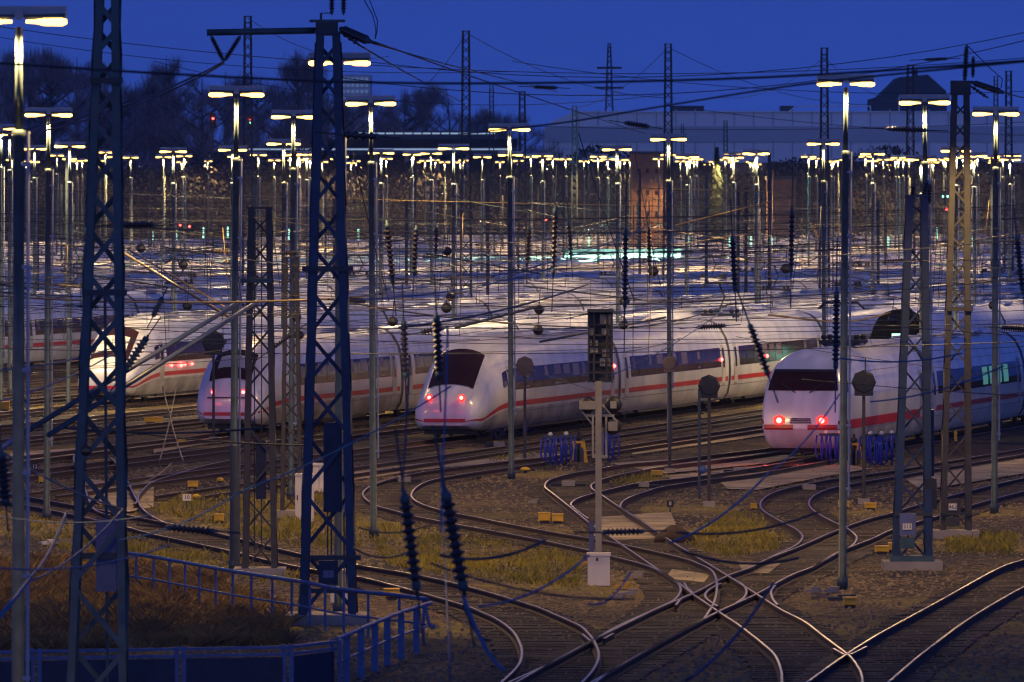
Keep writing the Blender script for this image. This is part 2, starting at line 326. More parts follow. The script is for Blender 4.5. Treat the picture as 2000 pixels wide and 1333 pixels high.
blades('grass', [([(300,1000),(380,960),(640,930),(700,1000),(720,1070),(600,1075),(450,1035)],9000), ([(700,1030),(820,1025),(960,1050),(1140,1090),(1130,1150),(980,1140),(760,1105)],9000),
   ([(0,1000),(250,1040),(600,1120),(580,1150),(250,1090),(0,1060)],9000), ([(1320,1060),(1420,1030),(1540,1050),(1520,1075),(1420,1090)],3000), ([(1430,1000),(1500,1010),(1490,1040),(1350,1045)],1500),
   ([(1840,1035),(1990,1050),(1980,1085),(1850,1080)],2500), ([(1190,935),(1290,925),(1290,940),(1200,950)],700), ([(950,895),(1060,886),(1040,899),(960,904)],900)], 0, .17, 'grass', 'low green and yellow grass growing beside the curving tracks')
blades('dry_grass', [([(-60,1095),(260,1090),(560,1180),(570,1262),(-60,1280)],46000)], 0, .27, 'dry_grass', 'dry brown grass on the bank inside the blue railing', .014, .7)
# ------------------------------------------------------------------ trains
PROF = [(1.18,.34),(1.36,.60),(1.45,1.05),(1.47,1.55),(1.46,2.05),(1.40,2.55),(1.28,3.0),(1.05,3.42),(.72,3.68),(.36,3.80),(0,3.84)]
ZB, ZT = .34, 3.84
def wz(z):
    for (w0, z0), (w1, z1) in zip(PROF, PROF[1:]):
        if z <= z1+1e-6: return w0+(w1-w0)*max(0, z-z0)/(z1-z0)
    return 0
def lut(tab, s):
    if s <= tab[0][0]: return tab[0][1]
    for (a, u), (b, v) in zip(tab, tab[1:]):
        if s <= b: return u+(v-u)*(s-a)/(b-a)
    return tab[-1][1]
NOSES = {
 'slant': dict(z=[(0,1.15),(.10,1.42),(.28,1.66),(.6,1.82),(1.1,2.05),(2.2,2.78),(3.3,3.38),(4.6,3.72),(6.4,3.84)], w=[(0,.55),(.10,.70),(.28,.80),(.6,.86),(1.1,.90),(2.2,.95),(3.5,.985),(5.0,1)], b=[(0,.55),(.5,.38),(1.5,.34)]),
 'round': dict(z=[(0,1.2),(.10,1.6),(.3,2.0),(.7,2.45),(1.3,2.95),(2.2,3.4),(3.5,3.72),(5.5,3.84)], w=[(0,.64),(.12,.78),(.4,.88),(.9,.94),(1.7,.97),(2.8,.99),(4.4,1)], b=[(0,.6),(.5,.4),(1.5,.34)]),
 'boxy':  dict(z=[(0,1.30),(.08,1.6),(.35,2.28),(.62,2.66),(.9,3.02),(1.15,3.26),(1.7,3.52),(2.8,3.76),(4.2,3.84)], w=[(0,.80),(.08,.87),(.35,.93),(.9,.965),(1.7,.985),(3,1)], b=[(0,.62),(.15,.42),(.6,.34)]),
 None: dict(z=[(0,3.84)], w=[(0,1)], b=[(0,.34)])}
BF = [(.34,.62),(.60,.22),(1.05,0),(1.55,.10),(2.05,.32),(2.55,.60),(3.0,.95),(3.42,1.5),(3.68,2.3),(3.80,3.1),(3.84,3.6)]
BW = [(0,.90),(.10,.95),(.4,.985),(1,1)]
def sect(nose, s, side, z, off=0.0):         # point of the shell at station s, side -1/1, unscaled height z
    if nose == 'boxy':
        f = lut(BF, z); y = s if s >= 5 else f+s*(5-f)/5
        return ((wz(z)*lut(BW, s)+off)*side, y, z+(off if z > 3.3 else 0))
    N = NOSES[nose]; zt, ws, zb = lut(N['z'], s), lut(N['w'], s), lut(N['b'], s)
    return ((wz(z)*ws+off)*side, s, zb+(z-ZB)*(zt-zb)/(ZT-ZB)+(off if z > 3.3 else 0))
def patch(mb, nose, ss, zs, sides=(-1,1), off=.012, k=0):
    for sd in sides:
        n = len(mb.v); W = len(zs)
        for s in ss: mb.v += [sect(nose, s, sd, z, off) for z in zs]
        for i in range(len(ss)-1):
            for j in range(W-1):
                f = (n+i*W+j, n+(i+1)*W+j, n+(i+1)*W+j+1, n+i*W+j+1); mb.f.append(f if sd > 0 else f[::-1]); mb.m.append(k)
def surf_top(nose, s, u, off=.02):           # u in -1..1 across the upper shell, z profile from 2.55 up and over
    a = abs(u); zz = 3.84 if a < .02 else None
    idx = 10-a*4.2; i = int(idx); t = idx-i; i2 = min(i+1, 10)
    wv = PROF[i][0]+(PROF[i2][0]-PROF[i][0])*t; zv = PROF[i][1]+(PROF[i2][1]-PROF[i][1])*t
    N = NOSES[nose]; zt, ws, zb = lut(N['z'], s), lut(N['w'], s), lut(N['b'], s)
    return (math.copysign(wv*ws, u) if a > 1e-6 else 0, s-off, zb+(zv-ZB)*(zt-zb)/(ZT-ZB)+off)
CARS = {}
def front_wall(mb, zs, us=(-1,-.6,-.2,.2,.6,1), off=0.0, k=0, wf=1.0):
    n = len(mb.v); W = len(us)
    for z in zs:
        a = wz(z)*BW[0][1]*wf; f = lut(BF, z); mb.v += [(u*a, f-.10*(1-u*u)-off, z+off*.5) for u in us]
    for i in range(len(zs)-1):
        for j in range(W-1): mb.f.append((n+i*W+j, n+i*W+j+1, n+(i+1)*W+j+1, n+(i+1)*W+j)); mb.m.append(k)
def windscreen(nose, s0, s1, um, parent, name='windscreen', m_='glass_dark', off=.02, n=7):
    mb = MB(); ns = 6; us = [um*(2*i/n-1) for i in range(n+1)]; k = len(mb.v)
    for i in range(ns+1):
        s = s0+(s1-s0)*i/ns
        for u in us: mb.v.append(surf_top(nose, s, u*(1-.08*(i/ns)), off))
    for i in range(ns):
        for j in range(n): mb.f.append((k+i*(n+1)+j, k+i*(n+1)+j+1, k+(i+1)*(n+1)+j+1, k+(i+1)*(n+1)+j)); mb.m.append(0)
    return mb.build(name, m_, parent, True)
def make_car(key, nose, Lc, red_low=False, windows=True, lit=False, gear=0, tail=True, lamps=True):
    body = MB(); st = [0] if nose is None else [0,.1,.4,1,2.5,5,8] if nose == 'boxy' else sorted({a for t in ('z','w','b') for a, _ in NOSES[nose][t]}|{5.5,8})
    st = st+[Lc]; full = [(-1,z) for _, z in PROF]+[(1,z) for _, z in PROF[::-1][1:]]; n = len(full)
    for s in st: body.v += [sect(nose, s, sd, z) for sd, z in full]
    for i in range(len(st)-1):
        for j in range(n-1):
            z = min(full[j][1], full[j+1][1]); k = 1 if z > 3.3 and st[i] >= 3 else 2 if z < 1.0 and st[i] >= 1 else 0
            body.f.append((i*n+j, i*n+j+1, (i+1)*n+j+1, (i+1)*n+j)); body.m.append(k)
        body.f.append((i*n, (i+1)*n, (i+1)*n+n-1, i*n+n-1)); body.m.append(2)
    if nose == 'boxy': front_wall(body, [z for _, z in PROF])
    else: body.f.append(tuple(range(n))[::-1]); body.m.append(0)
    body.f.append(tuple((len(st)-1)*n+j for j in range(n))); body.m.append(0)
    c = body.build('carriage', ['train_white','train_roof','train_skirt'], None, True)
    try: c.data.set_sharp_from_angle(angle=math.radians(35))
    except Exception: pass
    c['_o'] = (0,0,0)
    n0 = 0 if nose else .25
    ss = [x for x in (0,.05,.1,.28,.6,1.1,2.2,3.3,4.6,6,8) if x >= n0]+list(np.linspace(10, Lc-.25, 6)) if nose else [.25, Lc-.25]
    m = MB()
    if red_low: patch(m, nose, ss, [.6,1.05,1.55,1.75])
    else: patch(m, nose, ss, [1.15,1.34] if nose != 'boxy' else [1.0,1.32])
    if nose == 'boxy': front_wall(m, [.99,1.05,1.17], (-1,-.6,-.2), .03); front_wall(m, [.99,1.05,1.17], (.2,.6,1), .03)
    elif nose: p = [sect(nose, 0, -1, 1.15), sect(nose, 0, 1, 1.15)]; m.box((0,-.012,p[0][2]+.05), (2*abs(p[0][0]), .03, .13))
    m.build('stripe', 'train_red', c)
    if windows:
        a = {None:2.4, 'slant':6.2, 'round':5.6, 'boxy':9}[nose]
        gm = MB(); fr = MB(); wn = (Lc-a-2.2)/(1.9); k_ = max(3, int(wn))
        patch(gm, nose, [a, a+.45, Lc-2.0], [1.78,2.05,2.5,2.62]); gm.build('window_band', 'glass_dark', c)
        if lit:
            pn = MB()
            for i in range(int(k_*.55), k_-1):
                s0 = a+.3+i*(Lc-a-2.4)/k_; patch(pn, nose, [s0, s0+1.35], [1.86,2.05,2.5,2.55], (1,-1), .02)
            pn.build('lit_window', 'teal_pane', c)
        elif not red_low:
            pn = MB()
            for i in range(k_):
                s0 = a+.3+i*(Lc-a-2.4)/k_; patch(pn, nose, [s0+1.5, s0+1.56], [1.80,2.05,2.5,2.60], (1,-1), .018)
            pn.build('window_frame', 'black', c); bl = MB(); rb_ = random.Random(len(key)+k_)
            for i in range(k_):
                s0 = a+.3+i*(Lc-a-2.4)/k_
                if rb_.random() < .55: patch(bl, nose, [s0+.06, s0+rb_.choice((.7,1.4))], [rb_.choice((1.84,2.1,2.2)),2.3,2.5,2.58], (-1,1), .016)
            bl.build('blind', 'blind', c)
    for s0 in ([1.0, Lc-1.75] if nose is None else [Lc-1.75]+([4.9] if nose == 'slant' else [])):
        for sd in (-1,1):
            m = MB(); patch(m, nose, [s0, s0+.85], [.45,1.05,1.55,2.05,2.5,2.75], (sd,), .014); patch(m, nose, [s0+.2, s0+.65], [1.75,2.05,2.5,2.6], (sd,), .022, 1); m.build('door', ['plaster','glass_dark'], c)
    if nose:
        if nose == 'slant':
            windscreen(nose, 1.15, 3.35, .66, c)
            for sd in (-1,1): m = MB(); patch(m, nose, [4.1,4.5,5.6], [2.0,2.2,2.5,2.62], (sd,), .016); m.build('cab_window', 'glass_dark', c)
           
            lz, lx, ly, lr = 1.60, .62, .16, .075
        elif nose == 'round':
            windscreen(nose, .45, 1.9, .62, c); windscreen(nose, .85, 1.45, .40, c, 'screen_reflection', 'plaster', .035, 5); m = MB(); m.box((0,.05,1.42), (1.6,.05,.05)); m.build('nose_line', 'black', c); lz, lx, ly, lr = 1.62, .60, .22, .075  # pale patch over the windscreen imitates light reflected in the glass
        else:
            m = MB(); front_wall(m, [2.36,2.55,2.8,3.02], (-1,-.6,-.2,.2,.6,1), .025, 0, .97); m.build('windscreen', 'glass_dark', c, True); m = MB(); front_wall(m, [3.02,3.10], (-1,-.5,0,.5,1), .03, 0, .98); m.build('visor', 'black', c)
            [MB().beam((sx_*.25,.30,2.30),(sx_*.75,.46,2.62),.03,.03).build('wiper', 'black', c) for sx_ in (-1,1)]
            for sd in (-1,1): m = MB(); patch(m, nose, [.8,1.3], [2.3,2.55,2.85], (sd,), .016); m.build('cab_window', 'glass_dark', c)
            m = MB(); [m.box((0,-.06,1.25+.07*i), (.75-.03*i,.06,.035)) for i in range(3)]; m.build('grille', 'black', c)
            lz, lx, ly, lr = 1.33, .76, -.03, .10
            for sd in (-1,1): m = MB(); m.box((sd*.76,-.0,1.33), (.40,.10,.22)); m.build('light_housing', 'red_lens', c)
        m = MB(); m.box((0,1.2,.33), (1.9,.9,.28)); m.build('coupler_shroud', 'bogie', c)
        if lamps:
            for sd in (-1,1):
                m = MB(); m.ball((sd*lx, ly-.05, lz), lr, 10, 6); m.build('tail_light', 'red_core', c, True)
                m = MB(); m.lathe((sd*lx, ly-.03, lz), (sd*lx, ly+.1, lz), [(0,lr*1.9),(.06,lr*1.9)], 12); m.build('light_housing', 'red_lens', c, True)
    m = MB(); js = [x for x in np.arange(3.0 if nose is None else 7.2, Lc-2, 2.7)]
    for x in js: patch(m, nose, [x, x+.025], [.40,.8,1.05]+([] if len(js)%2 else []), (-1,1), .006); patch(m, nose, [x, x+.02], [2.66,3.0,3.4,3.66], (-1,1), .006)
    sl = [5.2, Lc-.3] if nose else [.3, Lc-.3]; patch(m, nose, sl, [.93,.955], (-1,1), .006); patch(m, nose, sl, [2.95,2.97], (-1,1), .006)
    m.build('panel_joint', 'train_seam', c)
    for s0 in (3.6 if nose else 3.2, Lc-3.2):
        m = MB(); m.box((0,s0,.42), (2.3,2.9,.35)); [m.lathe((x-.06,s0+dy,.46),(x+.06,s0+dy,.46),[(0,.44),(.12,.44)],16) for x in (-.75,.75) for dy in (-1.2,1.2)]; m.build('bogie', 'bogie', c)
    m = MB(); m.box((0,Lc/2,.5), (2.35,Lc-11,.55)); m.build('underframe', 'bogie', c)
    if tail:
        m = MB(); rng = [(sd*wz(z)*1.0, z) for sd, z in full]
        k = len(m.v)
        for s, sc in ((Lc-.02,1.012),(Lc+.42,1.012)): m.v += [(x*sc, s, .34+(z-.34)*1.012) for x, z in rng]
        for j in range(n-1): m.f.append((k+j, k+j+1, k+n+j+1, k+n+j)); m.m.append(0)
        m.build('gangway_bellows', 'black', c)
    m = MB(); s0 = 8.5 if nose else 4
    for i in range(3): m.box((0, s0+i*(Lc-s0-3)/3+2, 3.84), (1.3, 2.6, .14))
    for x in (-.62,.62): m.tube([(x,s0,3.80),(x,Lc-1,3.80)], .035, 5)
    m.build('roof_equipment', 'train_roof', c)
    if gear:
        m = MB(); y = gear
        m.box((0,y,3.95), (1.5,1.8,.12)); [m.lathe((x,y+dy,3.84),(x,y+dy,4.2),[(0,.09),(.05,.13),(.1,.08),(.15,.13),(.2,.08),(.3,.12),(.36,.07)],8) for x in (-.6,.6) for dy in (-.7,.7)]
        m.tube([(0,y-.7,4.1),(0,y+.9,4.75),(0,y-.5,5.35)], .045); m.tube([(-.85,y-.5,5.15),(-.6,y-.5,5.36),(.6,y-.5,5.36),(.85,y-.5,5.15)], .04); m.tube([(-.8,y-.3,5.15),(-.6,y-.3,5.36),(.6,y-.3,5.36),(.8,y-.3,5.15)], .03)
        m.build('pantograph', 'black', c)
    CARS[key] = (c, Lc)
    return c
def place_car(key, root, s, first={}):
    c, Lc = CARS[key]
    if key not in first: first[key] = 1; o = c
    else: o = copy_tree(c)
    o.parent = root; o.location = (0, s, .19)
    return s+Lc+.42
def train(X0, d0, cars, label, name='high_speed_train', group='white trains parked in the yard', th=None):
    x = X0+SL*(d0-326); r = thing(name, (x, d0, 0), label, 'train', group); r.rotation_euler.z = -math.atan(SL if th is None else th); s = 0
    for k in cars: s = place_car(k, r, s)
    return r
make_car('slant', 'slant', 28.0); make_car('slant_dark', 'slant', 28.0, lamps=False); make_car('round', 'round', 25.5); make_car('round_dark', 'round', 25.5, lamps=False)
make_car('boxy', 'boxy', 20.2, windows=False, gear=9.5); make_car('mid', None, 26.0); make_car('mid_lit', None, 26.0, lit=True); make_car('mid_gear', None, 26.0, gear=6)
make_car('boxy_dark', 'boxy', 20.2, windows=False, lamps=False); make_car('red', None, 26.0, red_low=True); make_car('red_cab', 'round', 26.0, red_low=True, lamps=False)
def red_glow(X, d, e):
    for sx_ in (-.7,.7):
        l = bpy.data.lights.new('tail_lamp_light','POINT'); l.energy = e; l.color = (1,.05,.05); l.shadow_soft_size = .1
        o = bpy.data.objects.new('tail_lamp_light', l); COL.objects.link(o); yield o, sx_
t1 = train(15.35, 300.0, ['boxy','mid_lit']+['mid']*6, 'boxy white train with a flat windscreen and two bright red tail lights')
t3 = train(-1.95, 323.0, ['slant','mid','mid_gear']+['mid']*6, 'slanted-nose white train with red tail lights standing beside the blue hoses')
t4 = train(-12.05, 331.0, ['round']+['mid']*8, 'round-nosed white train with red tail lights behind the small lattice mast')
t5 = train(-29.3, 381.0, ['slant_dark']+['mid']*9, 'white train with a warm lit cab behind the tall lattice mast')
t6 = train(-55.0, 436.0, ['mid']*10, 'white train with dark window band entering from the left edge')
for t, ly, lz, e_ in ((t1,-3.2,.75,34), (t3,-1.2,1.5,7), (t4,-1.2,1.5,7)):
    car = t.children[0]
    for o, sx_ in red_glow(0,0,e_): o.parent = car; o.location = (sx_, ly, lz)
# glowing red dots imitating tail-light reflections along the flank of two trains
def red_reflection(root, idx, s, z):
    c = sorted(root.children, key=lambda o: o.location.y)[idx]; m = MB(); m.ball((wz(z)+.03, s, z), .08, 8, 6); m.ball((wz(z)+.03, s+.5, z), .045, 8, 6)
    o = m.build('red_reflection', 'red_light', None, True); o.parent = c
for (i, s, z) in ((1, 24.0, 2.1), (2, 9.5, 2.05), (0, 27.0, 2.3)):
    c = sorted(t3.children, key=lambda o: o.location.y)[i]; m = MB(); m.ball((-wz(z)-.03, s, z), .08, 8, 6); m.ball((wz(z)+.03, s, z), .08, 8, 6); m.build('red_reflection', 'red_light', c, True)
c = sorted(t5.children, key=lambda o: o.location.y)[0]; m = MB()
for s in (7.0,8.8,9.6,11): m.ball((wz(1.6)+.03, s, 1.6), .07 if s != 8.8 else .12, 8, 6)
m.build('red_reflection', 'red_light', c, True)
c5 = c; windscreen('slant', 1.5, 2.6, .5, c5, 'cab_glow', 'cabin_glow', .04)
# the many trains behind
rng = random.Random(11)
train(-7.6, 395, ['round_dark']+['mid']*8, 'white train whose roof shows just behind the slanted-nose train')
LB = 'white train among the rows of parked trains, mostly its roof in view'
for k, (X0, d0) in enumerate([(-18,440),(-23.5,560),(-36,540),(-42,590),(-46,505),(-50,700),(-62,0),(-68,640),(-74,0),(-80,760),(-86,-1),(-92,700),(-97,900),(-98,0),(-104,880),(-110,-1),(-116,1000),(-122,0),(-128,860),(-134,1130),(-140,1040),(-146,0),(-152,1000),(-158,-1),(-164,1250),(-170,0),(-176,1100),(-190,0),(-205,1250),(-220,0)]):
    dl = (65-X0)/.26; n = rng.randint(9, 12)
    if d0 < 0: train(X0, dl-70, ['red']*n, 'regional train with a red lower body among the white trains', 'regional_train', 'red regional trains in the yard')
    else: train(X0, d0 or max(405, dl-60), [rng.choice(['slant_dark','round_dark','slant_dark','boxy_dark'])]+[rng.choice(['mid','mid','mid_gear']) for _ in range(n)], LB)
# coach end seen open and dark behind the boxy train
dd = 405; ce = thing('open_coach', (2.6+SL*(dd-326), dd, 0), 'coach with a dark open rounded end and a lit doorway behind the boxy train', 'train coach'); ce.rotation_euler.z = -math.atan(SL)
place_car('mid', ce, 26.72); place_car('mid', ce, .3); m = MB(); pr = [(-w_*1.02, z*1.02) for w_, z in PROF]+[(w_*1.02, z*1.02) for w_, z in PROF[::-1][1:]]
m.quad([(x,.20,z+.2) for x, z in pr]); k = len(m.v); m.v += [(x,.20,z+.2) for x, z in pr]+[(x,.5,z+.2) for x, z in pr]; N = len(pr)
for j in range(N-1): m.f.append((k+j,k+j+1,k+N+j+1,k+N+j)); m.m.append(0)
o = m.build('end_wall', 'void', None); o.parent = ce; m = MB(); m.box((-.15,.17,2.35), (.5,.04,1.2)); o = m.build('lit_doorway', 'teal_light', None); o.parent = ce
# ------------------------------------------------------------------ lamp posts
HH = 12.0
def lgt(e_, sz):
    l = bpy.data.lights.new('lamp_light','SPOT'); l.energy = e_; l.color = (1,.63,.22); l.shadow_soft_size = sz; l.spot_size = math.radians(158); l.spot_blend = .35; return l
LGN = lgt(1600,.06); LGM = lgt(3000,.1); LGT = lgt(14000,.25); LGM.color = (1,.70,.34); LGT.color = (1,.62,.22)
def make_lamp():
    r = thing('lamp_post', (0,0,0), None, 'lamp post')
    m = MB(); m.lathe((0,0,0),(0,0,1),[(0,.13),(.3,.13),(.32,.095),(HH-1.75,.08),(HH-1.7,.10),(HH-1.6,.10)],12); m.build('pole', 'galvanised', r, True)
    m = MB(); m.lathe((0,0,HH-1.6),(0,0,HH),[(0,.06),(1.5,.055)],10); m.build('upper_pole', 'galvanised', r, True)
    m = MB(); m.tube([(.135,-.02,2.2),(.135,-.02,HH-1.62)], .030, 6)
    for z in np.arange(2.4, HH-1.8, 1.5): m.box((.09,-.02,z),(.17,.09,.06))
    m.build('conduit', 'lamp_shell', r)
    m = MB(); m.box((0,.03,HH+.06),(1.2,.05,.05)); m.build('crossarm', 'galvanised', r)
    m = MB(); m.box((0,.10,HH+.125),(1.36,.10,.17)); m.box((0,.05,HH+.08),(.12,.12,.14)); m.build('cover_plate', 'lamp_shell', r)
    for sd in (-1,1):
        m = MB(); m.tube([(sd*.10,.02,HH+.05),(sd*.66,.02,HH+.05)], [.03,.05], 8); h = m.build('luminaire', 'galvanised', r, True)
        m = MB(); m.tube([(sd*.10,0,HH-.02),(sd*.25,0,HH-.02),(sd*.36,-.01,HH-.025),(sd*.62,-.01,HH-.025),(sd*.685,0,HH-.02)], [.024,.034,.058,.062,.035], 10); m.build('lamp_glass', 'lamp_glow', h, True)
    for sd in (-1,1):
        o = bpy.data.objects.new('lamp_light', LGN); COL.objects.link(o); o.parent = r; o.location = (sd*.5,-.02,HH-.14)
    return r
LP = make_lamp(); used = [0]
def lamp(x, y, wd, label, far=False):
    o = LP if not used[0] else copy_tree(LP); used[0] = 1
    mm = wd/1.36; d = F/mm; z = HC+(HY-y)/mm; s = z/HH
    o.location = ((x-1000)/mm, d, 0); o.scale = (1,1,s); o.rotation_euler.z = random.uniform(-.09,.09); o.rotation_euler.y = random.uniform(-.008,.008); tag(o, label, None, 'double lamp posts of the rail yard' if not far else 'small double lamp posts far down the yard')
    ls = [c for c in o.children if c.type == 'LIGHT']
    if wd < 62 and not far:
        for c in ls: c.data = LGM
    if far:
        bpy.data.objects.remove(ls[1]); ls[0].data = LGT; ls[0].location = (0,0,HH-.2)
    return o
LAMPS = [(35,40,185,'tallest double lamp, cut by the left edge beside the tall lattice mast'), (91,224,92,'double lamp just right of the tallest lamp at the left edge'), (2,252,60,'small double lamp cut in half by the left edge'),
 (19,263,56,'small double lamp behind the pole of the tallest lamp'), (133,286,60,'double lamp halfway between the tallest lamp and the tall lattice mast'), (67,291,46,'small double lamp under the second-tallest lamp at the left edge'),
 (455,184,107,'double lamp with a dark sleeve at its foot, beside the small lattice mast'), (568,228,86,'double lamp left of the mast with the long crossarm'), (661,122,120,'double lamp hidden behind the mast with the long crossarm'),
 (730,202,97,'double lamp right of the mast with the long crossarm'), (999,253,80,'double lamp in the middle, standing right of the slanted-nose train'), (1308,272,70,'double lamp in front of a slim far mast, right of the back of a signal'),
 (1645,163,112,'tall double lamp in front of the boxy train'), (1812,200,99,'double lamp behind the twin-legged blue mast'), (1942,222,90,'double lamp right of the brown lattice mast'),
 (553,281,66,'double lamp partly behind the pole left of the crossarm mast'), (453,293,55,'low double lamp behind the lamp with the sleeved foot'), (885,290,60,'double lamp between the crossarm mast and the middle lamp, behind the trains'),
 (1208,292,57,'double lamp beside the brown brick tower'), (339,296,53,'double lamp above a dense cluster right of the tall lattice mast'), (741,299,50,'low double lamp behind the lamp right of the crossarm mast'),
 (843,300,42,'small double lamp left of the one between mast and middle lamp'), (802,302,35,'smaller double lamp next to a small one, under the bare tree'), (997,303,48,'low double lamp behind the middle lamp'),
 (940,307,35,'small double lamp just left of the middle lamp'), (1061,305,40,'small double lamp right of the middle lamp under the hall'), (1610,281,63,'double lamp left of the tall one in front of the boxy train'),
 (1477,300,52,'double lamp above a dense cluster right of the spruce'), (1704,301,48,'flaring double lamp under the dark gabled building'), (1865,295,58,'double lamp seen through the brown lattice mast'),
 (1434,308,40,'small double lamp just right of the spruce'), (1339,307,46,'double lamp just right of the slim far mast'), (1905,305,52,'double lamp between the brown lattice mast and its right neighbour'),
 (503,303,32,'small double lamp left of the low lamp pair near the crossarm mast'), (600,302,40,'small double lamp in front of a wall glowing orange'), (255,308,30,'small double lamp just right of the tall lattice mast'),
 (1800,312,60,'low double lamp seen through the top of the blue mast'), (1970,312,40,'small double lamp near the right edge'), (205,298,25,'tiny double lamp seen through the tall lattice mast'), (110,304,26,'tiny double lamp between the left lamps')]
for a in LAMPS: lamp(*a)
lamp(2190, 268, 74, 'added unseen double lamp post lighting the boxy train'); lamp(-160, 262, 74, 'added unseen double lamp post lighting the round-nosed train')  # both posts are out of view, added to light the train flank and nose
rl = random.Random(5); cl = [20,60,150,230,330,365,390,455,560,590,640,680,720,790,830,870,905,930,975,1020,1080,1100,1140,1150,1175,1230,1250,1290,1330,1360,1425,1450,1490,1500,1580,1605,1625,1665,1680,1700,1730,1760,1785,1820,1850,1890,1900,1955,1980]
for i in range(132):
    wd = rl.uniform(11, 24) if i < 92 else rl.uniform(20, 36); x = rl.choice(cl)+rl.gauss(0,16); y = 322-(wd-11)*.85+rl.gauss(0,2.2)
    lamp(x, y, wd, 'tiny double lamp in the far row of yard lights', True)
# ------------------------------------------------------------------ lattice masts
def lattice(name, label, x, d, ztop, w0, w1, leg=.13, mt='steel_blue', mb_='steel_blue', zb=0.0, group='lattice masts carrying the overhead wires', thick=.05, cat='lattice mast', dscale=1.0, xt=None):
    X = (x-1000)*d/F; XT = X if xt is None else (xt-1000)*d/F
    r = thing(name, (X, d, zb), label, cat, group); H = ztop-zb
    def cn(t, sx_, sy): wv = w0+(w1-w0)*t; return Vector((X+(XT-X)*t+sx_*wv/2, d+sy*wv*dscale/2, zb+H*t))
    for sx_ in (-1,1):
        for sy in (-1,1):
            a, b = cn(0,sx_,sy), cn(1,sx_,sy); m = MB()
            m.beam(a+Vector((-sx_*leg/2,0,0)), b+Vector((-sx_*leg/2,0,0)), leg, .02, up=(0,1,0)); m.beam(a+Vector((0,-sy*leg/2,0)), b+Vector((0,-sy*leg/2,0)), .02, leg, up=(0,1,0))
            m.build('leg', mt, r)
    m = MB(); t = .015; i = 0
    while t < .985:
        wv = w0+(w1-w0)*t; t2 = min(.985, t+wv*1.15/H)
        for ax in (0,1):
            for sd in (-1,1):
                A = [(cn(t,-1,sd),cn(t2,1,sd)),(cn(t,1,sd),cn(t2,-1,sd))] if ax == 0 else [(cn(t,sd,-1),cn(t2,sd,1)),(cn(t,sd,1),cn(t2,sd,-1))]
                p, q_ = A[(i+(sd > 0)) % 2] if thick < .05 or ax else A[(i+(sd > 0)) % 2]
                m.beam(p, q_, thick, .02, up=(0,1,0))
        t = t2; i += 1
    m.build('bracing', mb_, r)
    m = MB(); m.box((XT,d,ztop+.02), (w1*1.2,w1*1.2,.05)); m.build('head_plate', mb_, r)
    if zb == 0: m = MB(); m.box((X,d,.10), (w0*1.5,w0*1.5,.24)); m.build('footing', 'concrete', r)
    return r
def dM(M): return F/M
def zp(y, d): return HC-(y-HY)*d/F
def xp(x, d): return (x-1000)*d/F
def addbox(r, name, x0, y0, x1, y1, d, th, mt):
    m = MB(); a, b = P(x0,y1,d), P(x1,y0,d); m.box(((a.x+b.x)/2, d, (a.z+b.z)/2), (b.x-a.x, th, b.z-a.z)); return m.build(name, mt, r)
def text(r, name, s, x, y, d, h, mt):
    cu = bpy.data.curves.new(name,'FONT'); cu.body = s; cu.size = h*1.38; cu.align_x = 'CENTER'; cu.align_y = 'CENTER'; cu.extrude = .002
    cu.materials.append(MATS[mt]); o = bpy.data.objects.new(name, cu); COL.objects.link(o); bpy.context.view_layer.update(); me = bpy.data.meshes.new_from_object(o.evaluated_get(bpy.context.evaluated_depsgraph_get())); bpy.data.objects.remove(o)
    o = bpy.data.objects.new(name, me); COL.objects.link(o); o.rotation_euler = (math.pi/2,0,0)
    if r is not None: o.parent = r; o.location = P(x,y,d)-Vector(r['_o'])
    else: o.location = P(x,y,d)
    return o
def number_plate(r, s, x0, y0, x1, y1, d, mt='white_paint'):
    pl = addbox(r, 'number_plate', x0, y0, x1, y1, d, .02, mt); h = (y1-y0)*d/F*.62; text(pl, 'plate_number', s, (x0+x1)/2, (y0+y1)/2, d-.014, h, 'ink')
# insulators
def sheds(L, n, r0, r1): 
    pr = [(0,r0)]; st = L/n
    for i in range(n): pr += [(st*(i+.15),r0),(st*(i+.45),r1),(st*(i+.55),r1),(st*(i+.85),r0)]
    return pr+[(L,r0)]
def insulator(p, q, r=.09, n=9, label='dark ribbed insulator hanging among the overhead wires', parent=None, group='insulators on the overhead wires', rod=.3, mt='insulator'):
    p, q = Vector(p), Vector(q); L = (q-p).length; u = (q-p)/L
    t = thing('insulator', tuple(p), label, 'insulator', group) if parent is None else parent
    r *= .8; m = MB(); m.lathe(p+u*L*.14, p+u*L*.86, sheds(L*.72, n, r*.5, r), 12)
    if parent is not None: m.build('insulator', mt, parent, True); m = MB(); m.lathe(p, p+u*L*.14, [(0,r*.3),(L*.14,r*.55)], 8); m.lathe(p+u*L*.86, q, [(0,r*.55),(L*.14,r*.3)], 8); m.build('insulator_cap', 'steel_dark', parent); return
    m.build('shed_stack', mt, t, True)
    for a_, b_ in () if group else ((p-u*L*.55, p), (q, q+u*L*.45)): m = MB(); m.tube([a_, b_], .012, 5); m.build('rod', 'wire', t)
    for a, b in ((p, p+u*L*.14), (p+u*L*.86, q)): m = MB(); m.lathe(a, b, [(0,r*.25),(L*.05,r*.3),(L*.06,r*.62),(L*.14,r*.62)] if a == p else [(0,r*.62),(L*.08,r*.62),(L*.09,r*.3),(L*.14,r*.25)], 8); m.build('end_cap', 'steel_blue', t, True)
    return t
